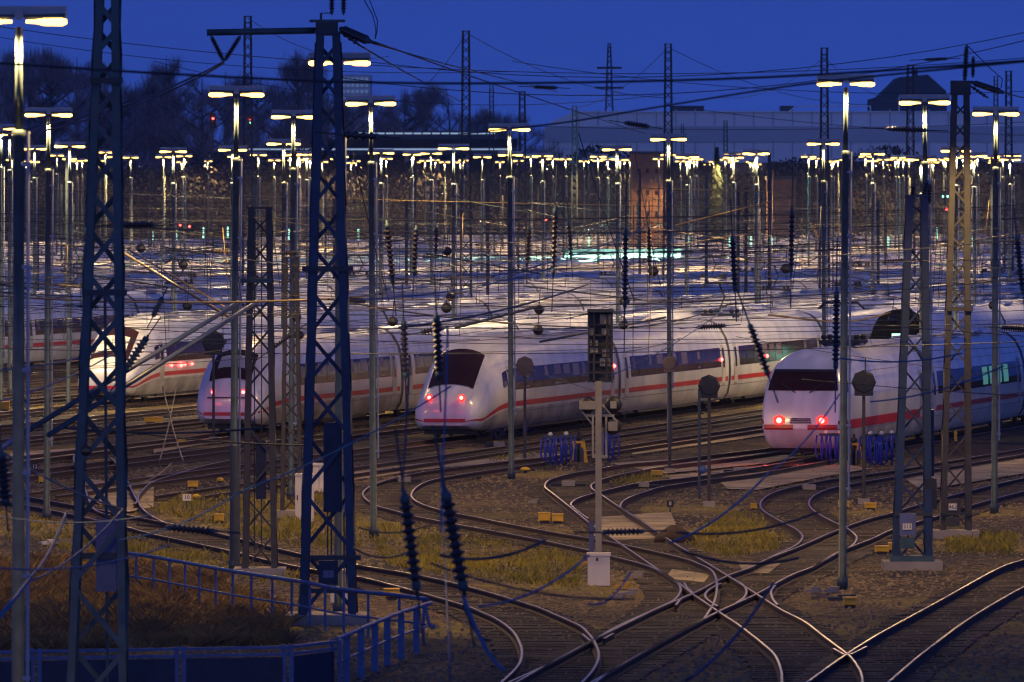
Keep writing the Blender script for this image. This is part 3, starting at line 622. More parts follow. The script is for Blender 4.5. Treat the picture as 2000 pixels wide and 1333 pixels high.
# A: tall mast at the left
dA = dM(112); MA = lattice('lattice_mast', 'tallest lattice mast, cut by the top and bottom edges near the left', 190, dA, zp(-120,dA), 1.06, .32, .125, 'steel_blue', 'steel_blue', 0, thick=.09, xt=212)
for y, x0, x1 in ((152,176,240),(566,160,248),(1080,140,250)): addbox(MA, 'gusset_plate', x0, y, x1, y+12, dA-.35, .05, 'steel_dark')
addbox(MA, 'equipment_box', 188, 1015, 228, 1155, dA+.1, .3, 'plate_blue'); m = MB(); m.tube([P(205,560,dA+.3),P(210,1340,dA+.3)], .03); m.build('rod', 'galvanised', MA)
# B: mast with the long crossarm
dB = dM(89.5); MBm = lattice('lattice_mast', 'dark mast with a long crossarm and insulators on its head', 641, dB, zp(66,dB), 1.22, .50, .16, 'mast_blue', 'mast_blue', 0, thick=.085)
addbox(MBm, 'mast_head', 617, 44, 660, 70, dB, .5, 'steel_dark'); addbox(MBm, 'head_plate', 605, 39, 674, 44, dB, .45, 'steel_blue')
m = MB(); m.tube([P(404,64,dB),P(620,60,dB)], .075, 10); m.build('crossarm', 'steel_blue', MBm, True)
for x in (648,671): insulator(P(x,30,dB), P(x,-50,dB), .085, 12, 'upright insulator on the head of the mast with the long crossarm', group='insulators on the head of the crossarm mast')
m = MB(); m.tube([P(627,44,dB),P(627,26,dB)], .03); m.tube([P(627,26,dB),P(648,26,dB)], .012); m.build('bracket', 'steel_dark', MBm)
for x0, x1 in ((412,437),(470,438)): insulator(P(x0,70,dB), P(x1,120,dB), .085, 11, 'slanted insulator of the V under the long crossarm', group='insulators of the V under the crossarm')
insulator(P(664,56,dB), P(724,82,dB-2), .13, 9, 'thick insulator string pulling away from the crossarm mast head')
insulator(P(664,62,dB), P(704,90,dB-2), .06, 3, 'slim short insulator under the thick string at the crossarm mast head')
for y, h_ in ((520,10),(1085,9),(1150,9)): addbox(MBm, 'gusset_plate', 590, y, 705 if y > 600 else 690, y+h_, dB-.6, .06, 'steel_dark')
addbox(MBm, 'equipment_box', 632, 825, 668, 1000, dB-.2, .35, 'panel_blue'); addbox(MBm, 'equipment_box', 622, 1095, 660, 1142, dB-.55, .2, 'panel_blue'); 
addbox(MBm, 'counterweight', 560, 0, 561, 1, dB, .01, 'steel_dark') if False else None
o = addbox(MBm, 'number_plate', 631, 1115, 652, 1129, dB-.67, .02, 'plate_blue'); text(o, 'plate_number', '1', 643, 1122, dB-.684, .10, 'ink')
for x in (640,647,672,676): m = MB(); m.tube([P(x,1000,dB-.3),P(x,1150,dB-.3)], .018); m.build('cable', 'steel_dark', MBm)
addbox(None, 'plinth', 556, 1232, 705, 1268, dB-1.2, .8, 'steel_dark')
o = bpy.data.objects['plinth']; tag(o, 'dark concrete block in front of the crossarm mast, above the railing corner', 'plinth')
# C: small lattice mast, D: behind it
dC = dM(79.5); MC = lattice('lattice_mast', 'small grey lattice mast beside the pole with the dark sleeve', 508, dC, zp(408,dC), .84, .55, .13, 'steel_grey', 'steel_grey', 0, thick=.05)
addbox(MC, 'gusset_plate', 470, 545, 530, 553, dC-.4, .4, 'steel_blue')
for x, y0, y1 in ((497,700,860),(511,640,960)): m = MB(); m.tube([P(x,430,dC),P(x,1080,dC)], .015); m.build('tension_cable', 'steel_dark', MC)
addbox(MC, 'counterweight', 500, 860, 520, 975, dC, .25, 'panel_blue')
dD = dM(67); MD = lattice('lattice_mast', 'slim grey mast standing between the small lattice mast and the crossarm mast', 569, dD, zp(505,dD), .62, .40, .10, 'steel_grey', 'steel_grey', 0, thick=.045)
# sleeve round the foot of lamp 7
d7 = F*1.36/107; m = MB(); m.lathe(P(459,1112,d7), P(459,868,d7), [(0,.15),(.05,.13),(3.05,.13),(3.1,.11)], 12); tag(m.build('pole_sleeve', 'steel_dark', None, True, org=P(459,1112,d7)), 'dark sleeve round the lamp pole beside the small lattice mast', 'pole sleeve')
# E: brown lattice mast, F: twin blue mast
dE = dM(71.3); ME = lattice('lattice_mast', 'brown lattice mast with insulators on top and a white number plate', 1866, dE, zp(185,dE), .84, .46, .14, 'steel_grey', 'steel_grey', 0, thick=.05, xt=1876)
addbox(ME, 'mast_head', 1857, 158, 1895, 186, dE, .5, 'steel_dark'); addbox(ME, 'equipment_box', 1847, 975, 1876, 1006, dE-.5, .2, 'steel_grey'); addbox(ME, 'equipment_box', 1847, 1011, 1874, 1028, dE-.5, .2, 'steel_grey')
number_plate(ME, '462', 1853, 984, 1869, 997, dE-.62); addbox(ME, 'gusset_plate', 1836, 1002, 1898, 1007, dE-.45, .05, 'steel_dark'); addbox(ME, 'gusset_plate', 1850, 600, 1900, 608, dE-.4, .05, 'steel_grey')
insulator(P(1884,160,dE), P(1888,88,dE), .11, 11, 'tall upright insulator on top of the brown lattice mast'); insulator(P(1900,152,dE), P(1901,110,dE), .085, 7, 'short upright insulator on top of the brown lattice mast')
insulator(P(1895,160,dE), P(1962,182,dE-2), .11, 9, 'insulator string pulling away from the brown mast head'); insulator(P(1895,168,dE), P(1930,192,dE-2), .06, 4, 'slim insulator under the string at the brown mast head')
dFm = dM(78); MF = lattice('lattice_mast', 'blue mast with two broad legs and a purple number plate', 1781, dFm, zp(385,dFm), .98, .52, .165, 'mast_blue', 'mast_blue', 0, thick=.05, xt=1791)
addbox(MF, 'equipment_box', 1757, 1003, 1788, 1046, dFm-.55, .25, 'plate_blue'); addbox(MF, 'equipment_box', 1757, 1050, 1786, 1072, dFm-.55, .2, 'steel_blue'); number_plate(MF, '513', 1763, 1023, 1781, 1035, dFm-.70)
addbox(MF, 'equipment_box', 1806, 935, 1829, 995, dFm-.3, .3, 'black'); addbox(MF, 'equipment_box', 1808, 800, 1824, 930, dFm+.2, .3, 'panel_blue'); addbox(MF, 'gusset_plate', 1748, 1002, 1822, 1008, dFm-.5, .05, 'steel_dark'); addbox(MF, 'base_plate', 1738, 1085, 1824, 1100, dFm-.3, .6, 'steel_blue')
for (a, b, c_, d_) in ((1782,395,1784,360),(1800,392,1812,352),(1815,400,1816,358),(1775,400,1770,380)): insulator(P(a,b,dFm), P(c_,d_,dFm), .09, 5, 'stubby insulator clustered on top of the twin-legged blue mast', group='insulators on top of the blue mast')
for y in (470,500,530): insulator(P(1772,y,dFm), P(1768,y-28,dFm), .075, 5, 'small insulator up the flank of the twin-legged blue mast', group='insulators on the flank of the blue mast')
# distant masts
FM = [(484,33,16,'tall slim far mast left of the long crossarm'),(910,62,16,'tall slim far mast above the slanted-nose train, against the sky'),(1305,87,15,'tall slim far mast behind the double lamp near the signal'),(1610,95,15,'tall far mast behind the lamp of the boxy train'),
 (1778,128,14,'far mast in front of the dark gabled building'),(1020,180,13,'far mast with a stubby head just right of the middle lamp'),(1122,208,10,'dark far mast in front of the left end of the long hall'),(1417,237,8,'small far mast in front of the long hall right of the spruce'),
 (960,168,9,'small far mast at the edge of the bare trees'),(1970,140,13,'far mast near the right edge beside the long hall'),(1155,282,7,'tiny far mast in front of the long hall'),(1333,243,6,'tiny far mast right of the slim one in front of the long hall'),(1945,150,9,'faint far mast right of the brown lattice mast'),
 (296,330,9,'short far mast amid the wires right of the tall lattice mast'),(412,372,8,'short lattice mast amid the far wires left of the small lattice mast'),(1095,300,8,'short far mast under the left end of the long hall')]
for x, y, wd, lb in FM:
    d = dM(wd*2.0); lattice('far_mast', lb, x, d, zp(y,d), .78, .46, .11, 'steel_dark', 'steel_dark', 0, 'slim masts standing far down the yard', .05)
d = 1960; r = lattice('transmission_tower', 'far pale pylon with two crossarms standing behind the long hall', 1190, d, zp(85,d), 4.0, .75, .3, 'steel_dark', 'steel_dark', 0, None, .16, 'pylon')
for y, hw in ((133,24),(172,28)): m = MB(); m.beam(P(1190-hw,y,d),P(1190+hw,y,d),.5,.5); m.build('crossarm', 'steel_dark', r)
# ------------------------------------------------------------------ wires
def wire(name, pts, r, label, cat='cable', mt='wire', group=None, sag=0.0, n=16):
    a = [Vector(p) for p in pts]
    if sag: a = [a[0]+(a[-1]-a[0])*t-Vector((0,0,sag*4*t*(1-t))) for t in np.linspace(0,1,n)]
    elif len(a) > 2: a = cr(a, max(.5, (a[-1]-a[0]).length/40))
    m = MB(); m.tube(a, r, 5); return tag(m.build(name, mt, None, True, org=a[0]), label, cat, group)
dW = 105
wire('cable', [P(-30,122,dW),P(300,143,dW),P(660,160,dW),P(1000,163,dW),P(1400,155,dW),P(1700,140,dW),P(2030,117,dW)], .016, 'thick dark cable sagging across the whole sky')
wire('cable', [P(900,262,dW+20),P(1100,240,dW+15),P(1300,207,dW+10),P(1560,166,dW),P(1800,140,dW),P(2030,118,dW)], .014, 'dark cable rising from the middle lamp to the right edge')
wire('cable', [P(437,121,dB),P(380,150,dB-5),P(245,205,dB-12),P(60,250,dB-25),P(-30,262,dB-30)], .022, 'upper one of two cables dropping from the V of insulators', group='twin cables from the V of insulators')
wire('cable', [P(437,124,dB),P(380,156,dB-5),P(245,213,dB-12),P(60,262,dB-25),P(-30,275,dB-30)], .022, 'lower one of two cables dropping from the V of insulators', group='twin cables from the V of insulators')
for i, (a, b) in enumerate((((724,80),(1260,262)),((724,84),(1090,180)),((704,90),(912,205)))): wire('cable', [P(*a,dB-2),P((a[0]+b[0])/2,(a[1]+b[1])/2+3,dB+80),P(*b,dB+230)], .02, ['upper','middle','lower'][i]+' one of three wires slanting down from the crossarm mast head', group='wires from the crossarm mast head')
wire('cable', [P(700,-20,dB-1),P(728,30,dB-1),P(734,55,dB-1),P(733,76,dB-2)], .012, 'loop of thin wire above the right side of the crossarm mast'); wire('cable', [P(714,-20,dB-1),P(737,40,dB-1),P(733,76,dB-2)], .012, 'second thinner loop of wire beside the crossarm mast')
wire('cable', [P(1888,88,dE),P(1930,130,dE),P(1958,155,dE),P(1955,172,dE)], .014, 'loop of wire from the insulator on the brown mast'); wire('cable', [P(1962,180,dE-2),P(1985,188,dE-6),P(2030,197,dE-20)], .018, 'wire leaving the brown mast head towards the right edge')
for i, (a, b, dd) in enumerate((((910,64),(1320,192),520),((910,66),(760,200),520),((1305,92),(1700,205),600),((1305,92),(1100,215),600),((1610,112),(1790,200),620),((1610,112),(1400,190),620),((484,36),(760,110),520))):
    wire('guy_wire', [P(*a,dd),P(*b,dd+60)], .022, 'thin wire slanting from the top of a slim far mast', 'wire', group='wires slanting from the far mast tops', sag=1.0)
for i, (a, b, dd, s_) in enumerate((((-20,50),(2020,112),560,2),((640,110),(2020,60),520,2),((-20,70),(1000,140),640,1),((1000,120),(2020,178),640,1),((1000,245),(2020,238),700,.5),((300,120),(1300,185),700,2),((650,150),(2020,75),480,2),((1300,205),(2020,265),700,.5))):
    wire('transmission_wire', [P(*a,dd),P(*b,dd)], .025, 'thin wire crossing the evening sky', 'wire', group='thin wires crossing the sky', sag=s_)
# overhead line of every track
def catenary(X0, d0, d1, sp=62, off=0):
    cx = lambda d: X0+SL*(d-326); zc, zm = 5.75, 7.35
    r = thing('overhead_line', (cx(d0), d0, zc), 'overhead line running above one of the parallel yard tracks', 'overhead line', 'overhead lines above the yard tracks')
    c = MB(); mm = MB(); d = d0-off; rr = .0095
    zs = lambda t: zm-1.25*4*t*(1-t)
    c.tube([(cx(d0),d0,zc),(cx(d1),d1,zc)], rr, 5); pm = []
    while d < d1:
        for i in range(8):
            t = i/8; D = d+sp*t
            if d0 <= D <= d1:
                pm.append((cx(D),D,zs(t)))
                if i % 2: mm.tube([(cx(D),D,zc),(cx(D),D,zs(t))], rr*.75, 4)
        d += sp
    mm.tube(pm, rr*1.1, 5); c.build('contact_wire', 'wire', r); mm.build('messenger_wire', 'wire', r)
rc = random.Random(3)
for i, X0 in enumerate([20,15.2,10.9,6.2,1.8,-2.55,-7.6,-12.8,-18,-23.6,-29.3,-34.5,-40,-45,-50,-55,-61,-68,-76,-85,-95,-108,-122,-138,-155,-170]):
    dl = max(225, (65-X0)/.262-40); dr_ = min(1400, (62-X0)/.142+40); catenary(X0, dl, min(dr_, dl+620), off=rc.uniform(0,60))
# cross-span wires between the masts, with hanging insulators and balls
CS = [(205,6.6,2),(240,9.0,2),(255,6.4,2),(275,6.5,2),(292,9.2,2),(310,8.6,2),(328,6.2,2),(350,6.4,2),(370,9.4,2),(395,6.2,2),(418,9.6,2),(215,8.0,2),(247,7.0,2),(281,8.6,2),(318,6.9,2),(360,8.9,2),(405,7.1,2),(455,9.1,3),(510,7.4,3),(575,9.3,3),(655,7.7,4),(750,9.6,4),(860,8.2,4),(1000,10.2,4),(1100,9,4),(1200,11,4),(232,7.6,3),(262,8.2,2),(300,7.4,3),(338,8.4,2),(380,7.3,3),(430,8.5,3),(480,7.6,3),(540,8.4,3),(610,8.0,3),(700,8.8,3),(800,8.6,3),(930,9.4,3)]
for i, (d, z, n) in enumerate(CS):
    hw = d*.064
    for j in range(n):
        zz = z-1.1*j*(.7+.3*rc.random()); t1_, t2_ = rc.uniform(-.6,.6), rc.uniform(-.6,.6); d1, d2 = d+rc.uniform(-14,14), d+rc.uniform(-14,14)
        wire('cross_span_wire', [(-hw,d1,zz+t1_),(hw,d2,zz+t2_)],   .0105, 'thin cross-span wire stretched over the yard tracks', 'wire', 'lit_copper' if rc.random() < .07 else 'wire', 'cross-span wires over the yard', sag=rc.uniform(.1,.7))
for i in range(34):                              # slanting registration tubes and hangers, seen all over the yard
    d = rc.uniform(250, 620); x = rc.uniform(40,1960); z = rc.uniform(5.6,7.6); X = xp(x,d); s_ = rc.choice((-1,1)); L_ = rc.uniform(1.6,4.2)
    r = thing('registration_arm', (X,d,z), 'slim slanted registration arm holding an overhead wire', 'registration arm', 'registration arms of the overhead wires')
    m = MB(); m.tube([(X,d,z),(X+s_*L_,d+rc.uniform(-1,1),z+rc.uniform(-.2,.75))], .028); m.build('tube', rc.choice(['lit_copper','galvanised','steel_dark']), r); m = MB(); m.tube([(X+s_*L_*.8,d,z+.3),(X+s_*L_*.8,d,z+1.8)], .012); m.build('hanger', 'wire', r)
rp_ = random.Random(21)
for i in range(46):
    d = rp_.uniform(420, 1150); X = rp_.uniform(-.06,.06)*d; h = rp_.uniform(8.5,12.5); r = thing('catenary_pole', (X,d,0), 'slim overhead line pole with a side arm among the parked trains', 'overhead line pole', 'slim poles among the parked trains')
    m = MB(); m.beam((X,d,0),(X,d,h),.2,.2); m.build('pole', rp_.choice(['steel_grey','galvanised','steel_dark']), r); s_ = rp_.choice((-1,1)); m = MB(); m.tube([(X,d,6.6),(X+s_*2.6,d,7.0)], .035); m.tube([(X,d,7.6),(X+s_*2.4,d,7.0)], .025); m.build('side_arm', 'galvanised', r)
rw_ = random.Random(33)
for i in range(120):
    d = rw_.uniform(190, 420); X = rw_.uniform(-.06,.06)*d; z = rw_.uniform(5.2,7.4); h = rw_.uniform(1.2,4.0)
    wire('hanging_wire', [(X,d,z),(X+rw_.uniform(-.25,.25),d,z+h)], .0085, 'thin wire hanging upright over the yard', 'wire', rw_.choice(['wire','wire','lit_copper']), 'thin upright wires over the yard')
for i in range(125):
    d = rw_.uniform(180, 420); X = rw_.uniform(-.06,.06)*d; z = rw_.uniform(4.6,8.8); L_ = rw_.uniform(3,12)*rw_.choice((-1,1))
    wire('slanting_wire', [(X,d,z),(X+L_,d+rw_.uniform(-8,30),z+rw_.uniform(-1.3,1.6))], .009, 'thin slanting wire strung over the yard', 'wire', rw_.choice(['wire','wire','steel_blue','lit_copper']), 'thin slanting wires over the yard', sag=.05, n=6)
# pixel-placed tubes and wires near the camera
NEAR = [  # (x,y,d)->(x,y,d), radius, material, label
 ((40,850,165),(468,590,200),.055,'galvanised','upper one of the two lit cantilever tubes left of the small lattice mast'),((95,850,165),(505,588,205),.055,'galvanised','lower one of the two lit cantilever tubes left of the small lattice mast'),
 ((40,850,165),(-40,905,160),.06,'blue_wire','dark cantilever tube at the left edge beside the tallest lamp'),((235,490,240),(455,625,230),.045,'lit_copper','yellow lit tube slanting down to the small lattice mast'),((250,487,260),(440,600,250),.03,'lit_copper','thinner yellow lit tube beside the slanting one'),
 ((-20,577,190),(640,584,190),.022,'lit_copper','long level wire passing behind the tall lattice mast'),((640,584,190),(1150,640,200),.018,'wire','level wire running on from the crossarm mast to the signal'),
 ((-20,725,150),(260,665,190),.016,'blue_wire','pale wire fanning out left of the lit cab'),((-20,790,150),(240,680,190),.016,'blue_wire','second pale wire fanning out left of the lit cab'),((-20,865,150),(240,995,140),.018,'lit_copper','yellowish wire slanting down behind the tall lattice mast'),
 ((-20,1005,120),(300,1005,120),.008,'blue_wire','thin pale wire low across the left tracks'),((60,1135,110),(240,995,112),.014,'blue_wire','pale blurred wire in front of the left grass'),((-20,1230,100),(60,1130,102),.03,'blue_wire','blurred bluish rod at the left edge above the railing'),((55,1130,102),(130,1000,106),.018,'blue_wire','blurred bluish rod leaning towards the tall lattice mast'),
 ((235,1055,120),(470,960,130),.012,'blue_wire','pale wire rising from the grass towards the small lattice mast'),((470,960,130),(880,755,140),.013,'blue_wire','pale blue wire rising across the crossarm mast'),((0,1110,100),(330,1065,110),.012,'blue_wire','pale wire above the bank of dry grass'),
 ((120,835,175),(520,835,175),.022,'steel_dark','dark level wire in front of the lit cab train'),((160,830,190),(640,870,190),.02,'wire','dark wire passing in front of the round-nosed train'),
 ((310,905,170),(345,750,175),.014,'lit_copper','left leg of the crossed yellow wires'),((360,905,170),(318,755,175),.014,'lit_copper','right leg of the crossed yellow wires'),((250,945,165),(335,905,170),.013,'lit_copper','yellow wire running down from the crossed wires'),
 ((1310,1060,110),(1500,925,118),.016,'blue_wire','blue wire rising from the level insulator'),((1500,925,118),(1640,770,125),.012,'blue_wire','blue wire climbing towards the boxy train'),((840,1100,95),(1240,1170,95),.012,'steel_dark','dark wire low in front of the relay box') ,
 ((1340,1330,90),(1510,1140,96),.018,'panel_blue','deep blue blurred wire across the diamond crossing'),((1320,1040,112),(1600,1000,112),.016,'steel_dark','dark wire left of the S-bend track'),((1330,1075,112),(1560,1090,112),.018,'steel_dark','dark rod above the diamond crossing'),
 ((700,1030,130),(850,1020,130),.014,'steel_dark','dark wire crossing the hairpin track'),((690,1070,120),(800,1076,120),.014,'steel_dark','dark wire crossing the grass by the crossarm mast'),((860,1085,100),(1065,1055,104),.018,'steel_dark','dark tube from the blurred insulators to the relay box'),
 ((935,1185,90),(1150,1085,98),.014,'blue_wire','pale blurred wire left of the relay box'),((1150,1180,95),(1230,1120,97),.012,'blue_wire','pale wire passing in front of the relay box'),((875,640,95),(860,1040,92),.012,'blue_wire','pale blurred rod above the right blurred insulator'),((860,870,160),(880,1330,90),.012,'galvanised','pale thin wire hanging down past the blurred insulators'),
 ((800,700,95),(785,960,92),.012,'steel_dark','dark hanger above the left blurred insulator'),((905,1165,90),(985,1310,88),.022,'blue_wire','blurred blue rod below the right blurred insulator'),((830,1180,90),(850,1220,90),.02,'blue_wire','blurred short rod below the left blurred insulator'),((905,1180,90),(960,1250,90),.016,'panel_blue','blurred dark rod below the right blurred insulator'),
 ((780,640,150),(1150,555,190),.02,'steel_dark','dark tube rising over the slanted-nose train'),((960,540,170),(1270,440,190),.012,'blue_wire','blurred wire rising above the slanted-nose train'),((700,585,130),(1090,520,150),.012,'blue_wire','blurred pale wire above the slanted-nose train'),((890,640,210),(1055,598,215),.035,'steel_dark','dark arm beside the blurred insulator over the slanted-nose train'),
 ((1055,668,220),(1300,620,230),.03,'steel_dark','dark arm left of the signal back'),((1190,735,180),(1420,600,190),.012,'blue_wire','blue wire rising behind the signal back'),((1230,640,240),(1440,590,250),.02,'wire','dark wire right of the signal back'),((1150,690,210),(1330,660,220),.016,'blue_wire','blue wire across the signal back'),
 ((1500,615,240),(1600,627,240),.03,'lit_copper','yellow lit arm above the boxy train'),((1600,627,240),(1740,610,240),.024,'lit_copper','second yellow lit arm above the boxy train'),((1500,1000,200),(1560,985,200),.01,'wire','thin wire by the S-bend'),((1640,700,170),(1880,690,170),.016,'blue_wire','blue wire crossing the nose of the boxy train'),
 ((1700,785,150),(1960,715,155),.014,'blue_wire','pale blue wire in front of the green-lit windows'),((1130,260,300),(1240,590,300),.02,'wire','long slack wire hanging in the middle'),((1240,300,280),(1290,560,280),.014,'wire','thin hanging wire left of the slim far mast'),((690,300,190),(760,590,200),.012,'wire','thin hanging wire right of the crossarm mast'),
 ((1690,700,250),(1690,760,250),.02,'steel_dark','short dark hanger over the boxy train'),((1320,440,330),(1560,380,330),.025,'lit_copper','lit yellow arm right of the brick tower'),((1430,372,420),(1560,378,420),.03,'lit_copper','lit yellow level arm far down the yard'),((1230,368,480),(1420,372,480),.03,'lit_copper','lit yellow arm beside the brick tower'),((1830,370,330),(1990,352,330),.03,'lit_copper','lit yellow arm right of the brown mast'),((1560,520,300),(1690,440,300),.02,'lit_copper','lit slanting arm left of the blue mast')]
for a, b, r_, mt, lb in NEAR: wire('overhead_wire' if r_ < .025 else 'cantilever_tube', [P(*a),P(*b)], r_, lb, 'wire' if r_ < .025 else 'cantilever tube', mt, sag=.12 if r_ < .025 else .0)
INS = [((788,955),(816,1165),92,.125,10,'large blurred insulator leaning beside the crossarm mast'),((868,950),(908,1165),90,.135,10,'large blurred insulator leaning in front of the grass, right of its twin'),((1462,628),(1502,738),120,.10,9,'blurred slanting insulator in front of the boxy train nose'),((1634,560),(1632,730),150,.09,14,'long upright insulator in front of the windscreen of the boxy train'),
 ((1430,455),(1436,575),170,.085,10,'upright insulator right of the signal, above the yard'),((1222,440),(1220,610),180,.09,14,'long upright insulator above the signal'),((1547,400),(1545,540),180,.08,11,'upright insulator above the boxy train roof'),((1085,400),(1080,545),190,.09,11,'upright insulator above the middle of the yard'),
 ((1034,440),(1030,520),210,.09,7,'short upright insulator left of a longer one in mid yard'),((1268,440),(1269,525),200,.08,8,'short upright insulator left of the slim far mast'),((813,440),(808,540),190,.09,8,'upright insulator right of the crossarm mast, tilted'),((755,430),(768,560),190,.10,10,'longer upright insulator just right of the crossarm mast'),
 ((1985,455),(1998,575),150,.08,10,'upright insulator cut by the right edge'),((852,610),(858,745),120,.12,9,'blurred insulator in front of the slanted nose windscreen'),((788,620),(792,745),130,.10,9,'blurred insulator left of the slanted nose'),((236,440),(306,440),150,.085,9,'level dark insulator right of the tall lattice mast'),
 ((1172,1040),(1262,1038),118,.085,8,'level insulator with bold ribs in front of the relay box post'),((322,1030),(424,1038),112,.10,8,'level ribbed insulator over the railing track'),((1040,170),(1090,172),260,.10,8,'small level insulator high in the sky'),((1218,240),(1270,248),240,.12,7,'level insulator in front of the hall'),((1730,252),(1814,255),200,.10,10,'level insulator below the dark gabled building'),
 ((1804,117),(1854,115),260,.08,9,'level insulator beside the top of the brown mast'),((1360,640),(1420,636),220,.10,9,'level insulator right of the signal'),((1952,640),(2008,642),200,.11,9,'level insulator at the right edge'),((660,262),(745,268),150,.10,4,'dark blurred insulator left of a lamp pole'),((150,598),(195,600),230,.09,7,'small level insulator left of the tall lattice mast'),
 ((236,735),(290,655),170,.13,8,'ribbed insulator lit yellow in front of the lit cab'),((298,620),(318,580),170,.10,5,'blurred dark insulator above the lit cab'),((1720,512),(1776,508),240,.09,8,'level insulator left of the blue mast'),((545,495),(585,493),240,.10,7,'level insulator behind the slim grey mast'),((520,690),(575,650),220,.08,9,'slanting insulator right of the small lattice mast'),
 ((820,650),(870,640),200,.10,6,'level insulator above the slanted nose'),((1110,430),(1116,510),260,.09,7,'short upright insulator in mid yard'),((853,440),(851,500),280,.10,6,'small upright insulator behind a lamp pole'),((2,880),(12,990),105,.14,8,'dark blurred insulator at the left edge'),((1655,440),(1668,475),330,.10,5,'pale tilted insulator lit by the lamps'),((1580,430),(1602,470),330,.09,6,'second pale tilted insulator lit by the lamps'),((410,490),(455,493),240,.09,6,'insulator lit yellow beside the sleeved lamp pole')]
for a, b, d, r_, n, lb in INS: insulator(P(*a,d), P(*b,d), r_*(1.0 if d > 130 else .8), n, lb, mt='lit_copper' if 'lit' in lb else 'insulator', group=None)  # insulators catching lamplight get the warm tone as their colour
BALL = [(1053,605,250),(1051,645,235),(873,491,260),(872,602,240),(1276,530,240),(1535,525,240),(275,485,270),(358,517,270),(366,598,260),(767,628,240),(1220,588,240),(1218,635,260),(168,880,140),(1743,625,270),(1945,515,260),(1940,597,260),(579,620,260),(880,580,280),(584,655,250)]
for x, y, d in BALL:
    r = thing('weight_ball', tuple(P(x,y,d)), 'dark ball hanging among the overhead wires', 'hanging ball', 'balls hanging on the overhead wires')
    m = MB(); m.ball(P(x,y,d), .15 if d > 200 else .10, 14, 9, .95); m.build('ball', 'black', r, True); m = MB(); m.lathe(P(x,y,d)+Vector((0,0,-.02)), P(x,y,d)+Vector((0,0,.02)), [(0,.158 if d > 200 else .106),(.04,.158 if d > 200 else .106)], 14); m.build('band', 'steel_dark', r)
    m = MB(); m.tube([P(x,y,d)+Vector((0,0,.1)),P(x+2,y-40,d)], .012, 4); m.build('hanger', 'wire', r)
# ------------------------------------------------------------------ signals, cabinets, signs, yard gear
def Mat(y): return (y-HY)/HC
dS = dM(Mat(1143)); r = thing('railway_signal', tuple(P(1168,1143,dS)), 'tall signal seen from behind with ladder frame and lamp boxes', 'railway signal'); dS2 = dS
m = MB(); m.beam(P(1169,1085,dS), P(1169,745,dS), .15, .15); m.build('post', 'signal_grey', r); m = MB(); m.beam(P(1155,1085,dS+.2),P(1155,1020,dS+.2),.12,.1); m.build('stub_post', 'plate_blue', r)
addbox(r, 'signal_board', 1149, 606, 1196, 690, dS+.35, .06, 'black'); addbox(r, 'signal_board', 1149, 690, 1196, 745, dS+.35, .06, 'black'); addbox(r, 'hood', 1147, 604, 1198, 610, dS+.1, .4, 'steel_dark')
m = MB(); [m.beam(P(x,608,dS+.1),P(x,748,dS+.1),.03,.03) for x in (1149,1160,1185,1196)]; [m.beam(P(1149,y,dS+.1),P(1196,y,dS+.1),.03,.03) for y in (634,655,672,690,708,728,746)]; m.build('frame', 'steel_grey', r)
for x0, y0, x1, y1 in ((1172,614,1192,634),(1151,642,1161,655),(1175,642,1190,656),(1152,664,1156,676),(1163,664,1168,676),(1152,680,1168,690),(1176,682,1190,698),(1172,700,1182,716),(1186,700,1192,716)): addbox(r, 'lamp_housing', x0, y0, x1, y1, dS+.22, .14, 'signal_grey')
for x0, y0, x1, y1 in ((1131,784,1164,800),(1192,784,1204,798),(1188,824,1206,842)): 
    m = MB(); c_ = P((x0+x1)/2,(y0+y1)/2,dS+.1); m.lathe((c_.x,dS+.45,c_.z),(c_.x,dS-.05,c_.z),[(0,.10),(.05,.19),(.4,.21),(.5,.15)],10); m.build('signal_lamp', 'black', r, True); addbox(r, 'lamp_back', x0, y0, x1, y1, dS-.1, .08, 'signal_grey')
m = MB(); m.beam(P(1145,812,dS),P(1200,812,dS),.06,.06); m.beam(P(1134,800,dS),P(1165,840,dS),.04,.04); [m.beam(P(x,812,dS-.05),P(x,893,dS-.05),.05,.05) for x in (1158,1184)]; m.beam(P(1156,892,dS-.05),P(1187,892,dS-.05),.06,.06)
m.beam(P(1176,790,dS),P(1206,825,dS),.04,.04); [m.beam(P(x,835,dS-.02),P(x,890,dS-.02),.04,.03) for x in (1168,1172,1177)]; m.build('ladder', 'signal_grey', r)
r = thing('relay_cabinet', tuple(P(1169,1143,dS-.6)), 'white relay box at the foot of the signal post', 'relay cabinet'); addbox(r, 'cabinet_box', 1148, 1084, 1191, 1144, dS-.6, .35, 'white_paint'); addbox(r, 'lid', 1146, 1080, 1193, 1086, dS-.6, .42, 'white_paint'); addbox(r, 'lock', 1164, 1090, 1168, 1096, dS-.79, .02, 'ink'); addbox(r, 'handle', 1135, 1096, 1148, 1101, dS-.6, .06, 'yellow'); addbox(r, 'feet', 1152, 1144, 1186, 1153, dS-.6, .25, 'black')
